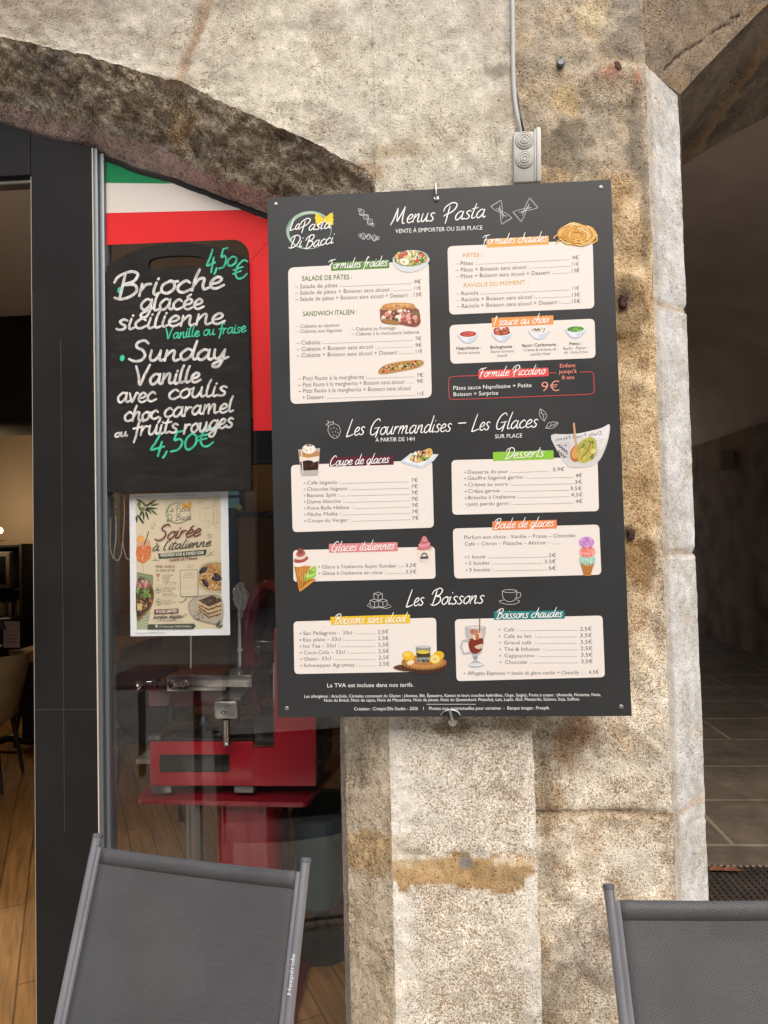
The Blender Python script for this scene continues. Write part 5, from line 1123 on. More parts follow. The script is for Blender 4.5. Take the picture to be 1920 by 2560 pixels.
ell(b, L(), 1250, 440, 168, 96, hexc('#dca24a'), 4, 30)
for k in range(30):
    t = rf.uniform(.3, .95); a0 = rf.uniform(0, 6.28); da = rf.uniform(1.2, 3.2); o = rf.uniform(-14, 14)
    pth = [(1250 + o + 170 * t * math.cos(a0 + da * i / 10), 440 + o * .4 + 96 * t * math.sin(a0 + da * i / 10) * (1 + .15 * math.sin(i))) for i in range(11)]
    ribbon(b, pth, 17, L(2e-5), hexc('#a9691f')); ribbon(b, pth, 11, L(1e-5), hexc(rf.choice(['#f4c96e', '#ecb450', '#f8dc98', '#e2a23e'])))
ribbon(b, [(1115, 455), (1085, 440), (1060, 455), (1052, 470)], 10, L(), hexc('#eebb58')); ribbon(b, [(1110, 480), (1085, 492), (1078, 510)], 9, L(), hexc('#e2a844')); ribbon(b, [(1395, 400), (1425, 440), (1425, 490), (1390, 512)], 12, L(), hexc('#eab750')); done()
for (cx, cy, kind) in ((312, 1300, 0), (603, 1288, 1), (924, 1268, 2), (1240, 1258, 3)):
    b, L, done = pic('sauce_bowl_picture', Z4)
    shape(b, L(), [(cx - 83, cy - 8), (cx - 74, cy + 30), (cx - 42, cy + 64), (cx, cy + 76), (cx + 42, cy + 64), (cx + 74, cy + 30), (cx + 83, cy - 8)], hexc('#c9d3de'), 3)
    shape(b, L(), [(cx - 60, cy + 10), (cx - 50, cy + 45), (cx - 10, cy + 66), (cx + 5, cy + 40)], hexc('#dfe6ec'), 3)
    ell(b, L(), cx, cy - 4, 84, 34, hexc('#e6ebee'), -2, 28)
    ell(b, L(), cx, cy - 4, 73, 25, hexc(['#b8403a', '#9c3d2c', '#e6ddd0', '#5f9a3c'][kind]), -2, 28)
    if kind == 0: ell(b, L(), cx + 4, cy - 4, 45, 14, hexc('#d0655a'), -8); ell(b, L(), cx - 4, cy - 2, 26, 7, hexc('#b8403a'), -8)
    if kind == 1: scatter(b, L, 40, cx - 36, cy - 18, 32, 26, (5, 12), ['#b0553a', '#d07c5a', '#8c3a26', '#c4684a']); scatter(b, L, 40, cx + 34, cy - 20, 34, 28, (5, 12), ['#b0553a', '#d07c5a', '#8c3a26', '#c4684a'])
    if kind == 2: scatter(b, L, 26, cx, cy - 8, 66, 20, (3, 8), ['#8c4038', '#4a3030', '#b5605a', '#f2ece0']); scatter(b, L, 6, cx, cy - 12, 18, 8, (6, 12), ['#4f8a3c'])
    if kind == 3: scatter(b, L, 60, cx, cy - 4, 62, 18, (4, 10), ['#4c8530', '#78b04c', '#3d6e28', '#8fc45c'])
    done()
b, L, done = pic('iced_coffee_picture', Z5)
shape(b, L(), [(121, 228), (221, 222), (213, 340), (205, 347), (140, 349), (133, 342)], hexc('#b9b2ac'))
shape(b, L(), [(128, 275), (216, 272), (211, 322), (137, 326)], hexc('#3c2018')); shape(b, L(), [(126, 258), (218, 255), (216, 280), (190, 288), (160, 278), (129, 285)], hexc('#e6dccf')); shape(b, L(), [(124, 240), (219, 236), (218, 258), (170, 266), (126, 260)], hexc('#bb8a55'))
ell(b, L(), 170, 226, 31, 22, hexc('#efe6d8')); scatter(b, L, 16, 170, 222, 24, 14, (3, 8), ['#d9cbb8', '#f7f1e8', '#b89a78']); scatter(b, L, 8, 170, 208, 14, 5, (2, 5), ['#8a4a3a']); scatter(b, L, 20, 172, 300, 36, 20, (3, 9), ['#1f100c', '#5a3022', '#2d1710'])
ribbon(b, [(136, 240), (142, 335)], 5, L(), hexc('#dcd8d4')); done()
b, L, done = pic('banana_split_picture', Z5)
shape(b, L(), [(592, 283), (640, 245), (768, 250), (745, 280), (690, 314), (620, 296)], hexc('#cfd9e2')); shape(b, L(), [(606, 281), (645, 253), (752, 256), (688, 303)], hexc('#e4eaf0'))
shape(b, L(), [(632, 275), (650, 252), (690, 236), (730, 222), (740, 250), (715, 275), (670, 290)], hexc('#dcb06a'), 3); scatter(b, L, 40, 685, 258, 40, 20, (4, 10), ['#f2e6d0', '#5a2c1e', '#7cb04a', '#e8c98a', '#c97a5a', '#f6efe4'])
for k in range(5): ribbon(b, [(650 + k * 18, 282 - k * 9), (660 + k * 16, 255 - k * 5)], 4, L(), hexc('#4a2418'))
done()
b, L, done = pic('soft_ice_cone_picture', Z5)
shape(b, L(), [(102, 765), (180, 765), (152, 830), (126, 885)], hexc('#c8853c'))
for k in range(5): ribbon(b, [(106 + k * 14, 770), (122 + k * 7, 870 - k * 6)], 2.5, L(), hexc('#8f5520')); ribbon(b, [(172 - k * 12, 772), (140 - k * 4, 850 - k * 10)], 2.5, L(), hexc('#e2aa62'))
for (y, w, c) in ((752, 48, '#f0e4dc'), (735, 44, '#a8584c'), (720, 36, '#e6cfc4'), (708, 28, '#b8665a'), (697, 18, '#8e4a40')): ell(b, L(), 135 - (752 - y) * .06, y, w * .78, 15, hexc(c), -14)
shape(b, L(), [(122, 700), (128, 684), (140, 700)], hexc('#8e4a40'))
shape(b, L(), [(148, 820), (205, 825), (160, 862), (128, 884)], hexc('#d0923e'))
for k in range(4): ribbon(b, [(156 + k * 12, 824), (136 + k * 5, 870 - k * 8)], 2.5, L(), hexc('#95601f'))
for (x, y, w, c) in ((172, 815, 34, '#9ac24e'), (176, 802, 28, '#b8da74'), (184, 790, 21, '#86b03c'), (193, 778, 12, '#a8cf60')): ell(b, L(), x, y, w, 12, hexc(c), -22)
shape(b, L(), [(184, 776), (202, 762), (202, 782)], hexc('#9ac850')); done()
b, L, done = pic('sundae_cup_picture', Z5)
shape(b, L(), [(664, 688), (740, 684), (730, 738), (715, 745), (690, 745), (676, 738)], hexc('#e9dccb')); ell(b, L(), 702, 687, 38, 8, hexc('#cbbba8'))
for (y, w, c) in ((680, 34, '#c9747a'), (666, 28, '#dc959a'), (652, 20, '#bd6a70'), (640, 12, '#d98d92')): ell(b, L(), 702, y, w, 12, hexc(c), -10)
shape(b, L(), [(694, 642), (700, 624), (710, 642)], hexc('#cc7c82')); ell(b, L(), 702, 716, 14, 13, hexc('#3c3a42')); ell(b, L(), 702, 717, 9, 8, hexc('#d8d0c6')); shape(b, L(), [(682, 722), (722, 720), (720, 732), (684, 734)], hexc('#54506a')); done()
b, L, done = pic('dessert_in_newspaper_picture', Z5)
shape(b, L(), [(v.x, v.y) for v in catmull([(1286, 162, 0), (1360, 158, 0), (1440, 150, 0), (1520, 128, 0), (1556, 112, 0), (1552, 170, 0), (1530, 240, 0), (1500, 288, 0), (1455, 308, 0), (1380, 310, 0), (1350, 290, 0), (1312, 230, 0)], 3, True)], hexc('#d3d0cf'))
shape(b, L(), [(1390, 160), (1520, 130), (1553, 115), (1548, 175), (1515, 235), (1450, 180)], hexc('#e2e0df'))
V, _ = font_mesh('Daily Food News'); 
txt(b, 'Daily Food News', L(), (1518, 160), (1306, 190), 17, hexc('#5d5b5c'))
for k in range(7):
    for j in range(5):
        if (k * 3 + j * 5) % 4 < 2: xx, yy = 1312 + j * 9 + k * 1.5, 205 + k * 9; b.poly([L(5e-6)(xx, yy), L(0)(xx + 8, yy - 1), L(0)(xx + 9, yy + 7), L(0)(xx + 1, yy + 8)], hexc('#6a686a'))
for k in range(7): ribbon(b, [(1330 + k, 200 + k * 11), (1372 + k * 2, 196 + k * 11)], 1.6, L(), hexc('#a19e9e')); ribbon(b, [(1490 - k * 2, 190 + k * 12), (1530 - k * 5, 180 + k * 12)], 1.6, L(), hexc('#a8a5a5'))
ell(b, L(), 1405, 245, 30, 42, hexc('#b5733c'), 20); ell(b, L(), 1402, 240, 18, 32, hexc('#d79a5c'), 20); ell(b, L(), 1450, 232, 46, 50, hexc('#a3a04a'), -10)
shape(b, L(), [(1415, 205), (1460, 170), (1495, 190), (1485, 260), (1440, 290), (1410, 275)], hexc('#b9b04e'), 3); scatter(b, L, 60, 1452, 225, 40, 48, (4, 11), ['#8d9a3c', '#c9c05c', '#dcd58a', '#76803a', '#c49a58', '#a8ae50'])
ribbon(b, [(1470, 190), (1455, 235), (1425, 270)], 4, L(), hexc('#8a5a30')); ribbon(b, [(1391, 108), (1396, 160), (1404, 215)], 9, L(), hexc('#d0a07a')); done()
b, L, done = pic('scoop_cone_picture', Z5)
shape(b, L(), [(1420, 748), (1488, 745), (1468, 810), (1438, 810)], hexc('#c98a4a'))
for k in range(5): ribbon(b, [(1424 + k * 13, 750), (1440 + k * 6, 806)], 2.5, L(), hexc('#9a5f28')); ribbon(b, [(1424 + k * 4, 758 + k * 11), (1484 - k * 4, 756 + k * 11)], 2, L(), hexc('#a56a30'))
for (x, y, r, pal) in ((1453, 736, 38, ['#a4d2bd', '#8cc0a8', '#bfe2d2']), (1454, 700, 37, ['#e88a80', '#f0aa9c', '#d47068']), (1450, 655, 35, ['#c58cc8', '#d9aadb', '#b078b6'])):
    ell(b, L(), x, y, r, r * .72, hexc(pal[0])); scatter(b, L, 30, x, y, r * .85, r * .55, (3, 8), pal)
done()
b, L, done = pic('lemon_board_picture', Z6)
ell(b, L(), 688, 405, 102, 36, hexc('#4a2f1c')); shape(b, L(), [(550, 408), (600, 398), (640, 425), (600, 430), (555, 420)], hexc('#5a3a22'), 2); ell(b, L(), 685, 390, 102, 34, hexc('#a8713c')); ell(b, L(), 685, 388, 86, 27, hexc('#c08a4e')); ell(b, L(), 685, 388, 50, 15, hexc('#ae783e'))
for k in range(14): ribbon(b, [(590 + k * 14, 402 + 18 * math.sin(k * .24)), (592 + k * 14, 424 + 14 * math.sin(k * .24))], 3, L(), hexc('#2d1c10'))
ell(b, L(), 615, 360, 28, 21, hexc('#e8b92a'), 8); ell(b, L(), 610, 354, 14, 9, hexc('#f4d45c')); ell(b, L(), 752, 358, 24, 20, hexc('#e2b024'))
shape(b, L(), [(648, 320), (716, 318), (711, 388), (654, 390)], hexc('#8f9284')); shape(b, L(), [(651, 345), (713, 343), (711, 366), (653, 368)], hexc('#3f3c28')); ell(b, L(), 682, 343, 30, 8, hexc('#d9c23c')); ell(b, L(), 682, 319, 34, 6, hexc('#c3c6c2')); scatter(b, L, 18, 682, 382, 26, 5, (3, 6), ['#55503a', '#b0b0a0', '#2e2c20'])
ell(b, L(), 735, 374, 24, 22, hexc('#e9c03a')); ell(b, L(), 735, 374, 19, 17, hexc('#f2e2a0'))
for k in range(8): a = k * .785; ribbon(b, [(735, 374), (735 + 16 * math.cos(a), 374 + 14 * math.sin(a))], 2, L(), hexc('#dcae34'))
ell(b, L(), 625, 390, 17, 10, hexc('#ecd9b0'), -20); done()
b, L, done = pic('glass_mug_picture', Z6)
shape(b, L(), [(870, 232), (964, 230), (950, 300), (946, 345), (915, 362), (893, 345), (885, 300)], hexc('#bcb7b4'), 2)
shape(b, L(), [(888, 285), (952, 282), (944, 335), (915, 352), (893, 338)], hexc('#7c3020'), 2); scatter(b, L, 18, 920, 262, 22, 18, (6, 13), ['#c98a6a', '#b36a4a', '#e6c8b0']); shape(b, L(), [(912, 318), (948, 305), (950, 320), (930, 330)], hexc('#d8b8a2'), 2)
ell(b, L(), 917, 232, 47, 8, hexc('#9a9896')); ell(b, L(), 917, 232, 42, 6, hexc('#d8d2cc'))
ribbon(b, [(888, 290), (860, 292), (852, 318), (864, 350), (892, 345)], 8, L(), hexc('#b4bac0')); ribbon(b, [(937, 183), (936, 255)], 4, L(), hexc('#7a3a24'))
shape(b, L(), [(902, 356), (930, 356), (924, 380), (958, 402), (920, 412), (884, 404), (910, 380)], hexc('#b3b6ba'), 2); ell(b, L(), 920, 400, 32, 7, hexc('#d8dcdf')); ell(b, L(), 917, 368, 10, 6, hexc('#8c8f92')); done()

# screws in the corners
for (px, py) in ((689, 511), (1502, 469), (717, 1771), (1553, 1767)):
    p = U(px, py, YS); b = MB(); b.lathe([(.0055, 0), (.0055, .0012), (.004, .0022), (.0018, .0024), (.0018, .0012)], p, (0, -1, 0), 16); b.build('screw', mat('screw_steel', (.30, .29, .28), .4, .8), menu)
# hooks holding the board
CHR = mat('steel_wire', (.45, .44, .42), .25, .95)
p = U(1090, 491, YS - .006); b = MB(); b.tube(catmull([p + Vector((0, .02, -.004)), p, p + Vector((.0, -.003, .008)), p + Vector((-.001, -.002, .028)), p + Vector((-.001, .012, .040)), p + Vector((-.001, .09, .042))], 5), .0032, 10)
b.lathe([(.0065, 0), (.0065, .002), (.003, .0026)], U(1091, 497, YS - .0012), (0, -1, 0), 14)
tag(b.build('wall_hook', CHR), 'bright steel hook gripping the upper edge of the dark menu board', 'hook', 'hooks holding the menu board')
p = U(1128, 1793, YS - .006); b = MB()
b.tube(catmull([p + Vector((-.004, -.002, .020)), p + Vector((-.001, -.004, .008)), p + Vector((.004, -.002, -.012)), p + Vector((.004, .02, -.017)), p + Vector((.004, .09, -.017))], 5), .0036, 10)
b.tube([p + Vector((.024 * math.cos(k * .39) - .002, .001 + .0015 * math.sin(k), .004 + .015 * math.sin(k * .39))) for k in range(9)], .0022, 8)
b.lathe([(.013, 0), (.013, .004), (.006, .006)], U(1132, 1803, -.001), (0, -1, 0), 16)
tag(b.build('wall_hook', CHR), 'twisted wire hook under the lower edge of the dark menu board', 'hook', 'hooks holding the menu board')

# ================================================================== SMALL THINGS ON THE WALL
JX0, JX1 = U(1284, 400, -.02).x, U(1340, 400, -.02).x; jz0, jz1 = U(1310, 455, -.02).z, U(1310, 328, -.02).z
PLS = mat('grey_plastic', (.41, .405, .365), .45, var=.04, vscale=10); PLD = mat('grey_plastic_lid', (.46, .455, .42), .42)
jb = thing('junction_box', ((JX0 + JX1) / 2, .03, jz0), 'pale grey plastic electrical junction box with two ringed cable entries above the menu board', 'junction box')
TJ = Matrix.Translation(Vector(((JX0 + JX1) / 2, .03, (jz0 + jz1) / 2))) @ Matrix.Rotation(R(1.2), 4, 'Y') @ Matrix.Translation(-Vector(((JX0 + JX1) / 2, .03, (jz0 + jz1) / 2)))
b = MB(); b.box((JX0, -.02, jz0), (JX1, .085, jz1), .004, TJ); b.build('housing', PLS, jb)
b = MB(); b.box((JX1 + .0006, -.026, jz0 - .002), (JX1 + .014, .09, jz1 + .008), .0035, TJ); b.box((JX1 - .004, -.023, jz0), (JX1 + .0004, .088, jz1 + .004), .001, TJ); b.build('lid', PLD, jb)
for py in (351, 399):
    c = U(1311, py, -.0202); b = MB()
    b.lathe([(.0245, 0), (.0245, .0015), (.0225, .0035), (.0215, .0036), (.0195, .002), (.0185, .002), (.018, .0048), (.0145, .0052), (.0135, .0032), (.0115, .0032), (.011, .0062), (.0075, .0066), (.0065, .0042), (.0055, .0042), (.005, .006), (.0015, .0062)], c, (0, -1, 0), 32)
    b.build('cable_entry', PLS, jb, angle=60)
b = MB(); c = U(1312, 459, .02); b.lathe([(.024, .006), (.024, -.003), (.016, -.005), (.016, -.008), (.008, -.009)], c, (0, 0, 1), 28); b.build('cable_entry', PLS, jb, angle=60)
yc_ = -.006
b = MB(); b.tube(catmull([U(1279, -260, yc_), U(1280, -80, yc_), U(1282, 60, yc_), U(1283, 180, yc_), U(1287, 250, yc_), U(1295, 300, yc_), U(1301, 332, yc_ + .01)], 6), .006, 12)
tag(b.build('conduit_pipe', mat('conduit_plastic', (.42, .43, .40), .5, bump=.1, bscale=80)), 'thin grey conduit running up the edge of the pale stone from the junction box', 'pipe')
b = MB(); b.tube(catmull([U(1291, 235, .03), U(1296, 270, .01), U(1302, 300, .0), U(1309, 334, .02)], 6), .0042, 10)
tag(b.build('cable', mat('black_cable', (.03, .03, .032), .5)), 'short black cable beside the conduit entering the top of the junction box', 'cable')
b = MB(); p = U(1401, 160, YP - .012); b.lathe([(.010, .03), (.010, .0), (.0122, -.001), (.0122, -.006), (.009, -.009)], p, (0, 1, -.15), 18); b.tube([p + Vector((.002, .0, .008)), p + Vector((.001, -.004, .017)), p + Vector((.004, -.004, .021))], .002, 6)
tag(b.build('wall_bolt', mat('dark_zinc', (.10, .105, .115), .5, .6)), 'dark grey bolt head stuck in the brown pier above the junction box', 'bolt')
RUST = mat('rusted_iron', (.075, .035, .028), .85, .2, bump=.7, bscale=120, var=.35, vscale=40)
rs = random.Random(3)
def stub(px, py, w, h_, d, rot, label):
    c = U(px, py, YP); bm = bmesh.new(); bmesh.ops.create_cube(bm, size=1); bmesh.ops.subdivide_edges(bm, edges=bm.edges[:], cuts=3, use_grid_fill=True)
    for v in bm.verts:
        q = Vector((v.co.x * w, v.co.y * d, v.co.z * h_)); q += Vector((nz(q + c, 70, 3), nz(q + c, 70, 3, 4), nz(q + c, 70, 3, 8))) * .004
        v.co = Matrix.Rotation(R(rot), 3, 'Y') @ q + c
    b = MB(); b.add(bm); tag(b.build('iron_stub', RUST, angle=50), label, 'iron stub', 'cut iron stubs in the pier')
stub(1543, 170, .014, .026, .03, -18, 'flat rusty iron strip poking from the mortar patch under the arch springer')
stub(1556, 757, .020, .029, .04, 5, 'knobbly rusty iron stub in the ochre mortar patch beside the upper half of the menu')
stub(1575, 1336, .016, .026, .04, 4, 'square rusty iron stub in the brown patch beside the dessert prices')

# ================================================================== MEAT SLICER BEHIND THE GLASS
def A(x, y, Y): return U(*ZA(x, y), Y)
def abox(mb, x0_, y0_, x1_, y1_, ya, yb, bev=.004):
    p, q = A(x0_, y1_, ya), A(x1_, y0_, ya); mb.box((p.x, ya, p.z), (q.x, yb, q.z), bev)
REDP = mat('red_enamel', (.30, .006, .016), .22, 0, .5, coat=.6, var=.04, vscale=4); REDD = mat('maroon_enamel', (.11, .004, .010), .2, 0, .5, coat=.6)
STL = mat('polished_steel', (.62, .60, .57), .16, 1.0); STD = mat('dull_steel', (.30, .29, .28), .3, .9); BKP = mat('black_plastic', (.012, .012, .013), .35); GLB = mat('smoked_panel', (.012, .013, .011), .12)
y0 = .42
sl_ = thing('slicer_stand', A(890, 2150, .60), 'glossy red pedestal stand with a thin rounded top carrying the meat slicer', 'stand')
zt = A(700, 1862, y0).z
corn = [ZA(212, 1846), ZA(1192, 1868), ZA(1408, 1596), ZA(1000, 1590), ZA(318, 1752)]
pl = [UZ(*c, zt) for c in corn]; pts = []
for i in range(5):
    p = pl[i]; a = pl[i - 1]; d = pl[(i + 1) % 5]; s = p + (a - p).normalized() * .035; e = p + (d - p).normalized() * .035
    for k in range(7): t = k / 6; pts.append(s * (1 - t) ** 2 + p * 2 * t * (1 - t) + e * t * t)
b = MB(); b.prism(pts, (0, 0, -.015)); b.build('stand_top', mat('deep_red_enamel', (.19, .005, .013), .2, coat=.6), sl_, angle=40)
b = MB(); pc = A(893, 2000, .62); rx_ = (A(1072, 2000, .62).x - A(712, 2000, .62).x) / 2; prof = []
n_ = 40; col_ = [Vector((pc.x + rx_ * (abs(math.cos(q)) ** .45) * (1 if math.cos(q) > 0 else -1), .62 + .14 * (abs(math.sin(q)) ** .7) * (1 if math.sin(q) > 0 else -1), .03)) for q in [2 * math.pi * k / n_ for k in range(n_)]]
b.prism(col_, (0, 0, zt - .016 - .03)); b.build('column', mat('deep_red_enamel'), sl_, angle=40)
b = MB(); b.box((pc.x - .17, .46, 0), (pc.x + .17, .80, .03), .01); b.build('foot_plate', REDD, sl_)
sl = thing('meat_slicer', A(800, 1800, .6) , 'bright red flywheel meat slicer with polished steel carriage standing behind the window', 'meat slicer')
yb0 = .46
for x0_, x1_ in ((312, 424), (780, 888)):
    b = MB(); abox(b, x0_, 1776, x1_, 1812, yb0 + .0, yb0 + .05, .002); b.build('foot', STD, sl)
b = MB(); abox(b, 303, 1518, 884, 1774, yb0, .80, .006); b.build('base', REDP, sl)
b = MB(); abox(b, 357, 1594, 752, 1696, yb0 - .0025, yb0 + .01, .003); b.build('display_window', GLB, sl)
b = MB(); b.prism([A(887, 1772, yb0), A(1240, 1772, yb0), A(1238, 880, yb0), A(1007, 880, yb0), A(1007, 1554, yb0), A(887, 1554, yb0)], (0, .38, 0)); b.build('motor_housing', REDP, sl)
q = A(1240, 1764, yb0); q2 = A(1240, 890, yb0); b = MB(); b.box((q.x + .0005, yb0 + .006, q.z + .004), (q.x + .005, yb0 + .374, q2.z - .01), .002); b.build('side_cover', BKP, sl)
for k_ in range(3): b = MB(); b.lathe([(.006, 0), (.006, .003), (.002, .004)], Vector((q.x + .005, yb0 + .05 + .13 * k_, q.z + .06)), (1, 0, 0), 14); b.build('cover_screw', STD, sl)
b = MB(); p = [A(1004, 1080, yb0 - .001), A(1004, 1543, yb0 - .001), A(890, 1543, yb0 - .001)]; b.tube([p[0], p[1]], .0022, 6); b.tube([p[1], p[2]], .0022, 6); b.build('trim_line', STL, sl)
b = MB(); abox(b, 890, 1380, 1003, 1538, yb0 + .01, .7, .002); b.build('recess_plate', GLB, sl)
b = MB(); abox(b, 298, 1499, 884, 1517, yb0 - .004, .78, .003); b.build('deck', GLB, sl)
b = MB(); abox(b, 296, 1490, 356, 1512, yb0 - .012, yb0 + .03, .002); b.build('deck_clip', STD, sl)
yc2 = .56
b = MB(); abox(b, 292, 1195, 905, 1325, yc2 + .06, yc2 + .22, .008); b.build('carriage_body', REDD, sl)
b = MB(); q0 = A(400, 1238, yc2); q1 = A(878, 1146, yc2)
b.box((q0.x, yc2, q0.z + .012), (q1.x, yc2 + .2, q1.z), .004); b.box((q0.x, yc2 + .0005, q0.z), (A(735, 1238, yc2).x, yc2 + .06, q0.z + .02), .003); b.build('carriage_plate', mat('brushed_steel', (.50, .48, .45), .25, 1.0), sl)
for x in (418, 498):
    b = MB(); b.lathe([(.0135, 0), (.0135, .006), (.0105, .009), (.009, .009), (.0085, .006), (.003, .006)], A(x, 1196, yc2), (0, -1, 0), 18); b.build('bolt', STL, sl)
b = MB(); c = A(362, 1192, yc2 + .03); b.lathe([(.010, -.030), (.017, -.022), (.0175, -.008), (.011, -.003), (.012, .008), (.018, .014), (.017, .024)], c, (1, 0, 0), 20); b.build('knob', BKP, sl)
b = MB(); c = A(300, 1185, yc2 + .03); b.tube([c + Vector((-.008, 0, 0)), c + Vector((.03, 0, 0))], .0032, 10); b.build('pin', STL, sl)
b = MB(); c = A(262, 1205, yc2 + .06); b.lathe([(.022, -.016), (.021, -.008), (.012, .004), (.007, .014)], c, (.9, .2, .25), 22); b.build('crank_cone', STL, sl)
b = MB(); b.tube([A(537, 1132, yc2 + .08), A(537, 780, yc2 + .08)], .0055, 14); b.build('guide_rod', STL, sl)
b = MB(); b.lathe([(.006, 0), (.006, .012), (.003, .014)], A(538, 1128, yc2 + .08), (0, -.2, 1), 14); b.build('rod_foot', STD, sl)
b = MB(); b.tube([A(814, 1138, yc2 + .1), A(814, 690, yc2 + .1)], .0095, 16); b.build('post', STL, sl)
b = MB(); b.lathe([(.0125, 0), (.0125, .02), (.0105, .022)], A(814, 1138, yc2 + .1), (0, 0, 1), 18); b.build('post_collar', STD, sl)
b = MB(); b.lathe([(.0105, 0), (.0105, .009)], A(813, 1010, yc2 + .1), (0, 0, 1), 16); b.build('tape', mat('white_tape', (.7, .68, .66), .6), sl)
# handle
yh = .38
b = MB(); abox(b, 663, 1292, 797, 1398, yh, yh + .06, .010); b.build('handle_block', mat('cast_steel', (.48, .46, .43), .28, 1.0, bump=.08, bscale=120), sl)
b = MB(); p = A(700, 1290, yh + .03); r_ = A(795, 1290, yh + .03); q = A(750, 1245, yh + .24); s = A(882, 1240, yh + .24)
z0_ = A(700, 1290, yh + .03).z; b.prism([(p.x, yh + .04, z0_), (r_.x, yh + .04, z0_), (s.x, yh + .24, z0_), (q.x, yh + .24, z0_)], (0, 0, -.030)); b.build('handle_arm', STD, sl)
b = MB(); b.lathe([(.0085, 0), (.0085, .004), (.0066, .006), (.0045, .004), (.001, .004)], A(721, 1357, yh), (0, -1, 0), 18); b.build('handle_bolt', STL, sl)
b = MB(); c = A(736, 1398, yh + .03); b.lathe([(.0128, 0), (.0128, -.048), (.0140, -.049), (.0140, -.054), (.0128, -.055), (.0128, -.064), (.0150, -.066), (.0150, -.072), (.0125, -.074), (.0140, -.076), (.0140, -.083), (.009, -.085)], c, (0, 0, 1), 24); b.build('hand_grip', STL, sl)
for (x, y, r0, h_, mt) in ((424, 1362, .016, .05, BKP), (607, 1432, .026, .035, BKP)):
    b = MB(); c = A(x, y, yc2 + .02); b.lathe([(r0 * .5, -h_ * .6), (r0, -h_ * .5), (r0, h_ * .2), (r0 * .6, h_ * .5), (r0 * .4, h_)], c, (0, 0, 1), 18); b.build('adjusting_knob', mt, sl)
b = MB(); b.lathe([(.029, 0), (.029, .006), (.024, .009)], A(607, 1468, yc2 + .02), (0, 0, 1), 22); b.build('knob_ring', REDP, sl)
# blade wheel
C0 = A(1010, 990, .74); nn = Vector((-math.sin(R(54)), -math.cos(R(54)), 0)); Rr = .255
b = MB(); prof = [(Rr * .87, .0), (Rr * .87, .026), (Rr * .90, .034), (Rr * .97, .034), (Rr, .026), (Rr, -.02), (Rr * .97, -.028), (Rr * .9, -.028), (Rr * .87, -.02), (Rr * .87, .0)]
seg = 72; ax = nn; a_ = Vector((0, 0, 1)); c_ = ax.cross(a_); base = len(b.v)
for (r_, h_) in prof:
    for k in range(seg): q = 2 * math.pi * k / seg; b.v.append(tuple(C0 + ax * h_ + a_ * (r_ * math.cos(q)) + c_ * (r_ * math.sin(q))))
for i in range(len(prof) - 1):
    for k in range(seg): k2 = (k + 1) % seg; b.face([base + i * seg + k, base + i * seg + k2, base + (i + 1) * seg + k2, base + (i + 1) * seg + k])
b.build('blade_guard', REDP, sl)
b = MB(); b.lathe([(.0, -.012), (Rr * .86, -.012), (Rr * .86, -.004), (Rr * .60, .004), (Rr * .3, .010), (Rr * .3, .022), (.001, .024)], C0, nn, 60, (0, 0, 1)); b.build('blade', mat('blade_steel', (.10, .10, .10), .18, 1.0), sl)
b = MB(); b.lathe([(.022, .02), (.022, .07), (.016, .075), (.001, .076)], C0, nn, 24, (0, 0, 1)); b.build('hub', STL, sl)
b = MB(); b.tube([A(893, 962, .66), A(1015, 962, .72)], .012, 14); b.build('shaft', STL, sl)
# plastic bag over the post, crumpled
b = MB(); c = A(815, 705, yc2 + .1); seg = 30; rows = []
for i in range(26):
    t = i / 25; h_ = .055 - .13 * t; r0 = .004 + .024 * math.sin(math.pi * min(1, t * 1.25)) ** .8 * (1 - .45 * t) + .006 * t
    rows.append([c + Vector((math.cos(q), math.sin(q), 0)) * (r0 * (1 + .55 * nz((math.cos(q) * 1.5, math.sin(q) * 1.5, h_ * 26), 1.6, 4))) + Vector((.006 * nz((0, 0, h_), 40, 2), 0, h_)) for q in [2 * math.pi * k / seg for k in range(seg + 1)]])
    rows[-1][-1] = rows[-1][0]
b.quadgrid(rows); bg_ = mat('thin_plastic', (.62, .62, .61), .18, spec=.8); t_ = bg_.node_tree.nodes.new('ShaderNodeBsdfTransparent'); m_ = bg_.node_tree.nodes.new('ShaderNodeMixShader'); m_.inputs[0].default_value = .45
bg_.node_tree.links.new(bg_.node_tree.nodes['Principled BSDF'].outputs[0], m_.inputs[1]); bg_.node_tree.links.new(t_.outputs[0], m_.inputs[2]); bg_.node_tree.links.new(m_.outputs[0], bg_.node_tree.nodes['Material Output'].inputs[0])
tag(b.build('plastic_bag', bg_, angle=14), 'crumpled clear plastic bag pulled over the steel post of the slicer', 'bag')

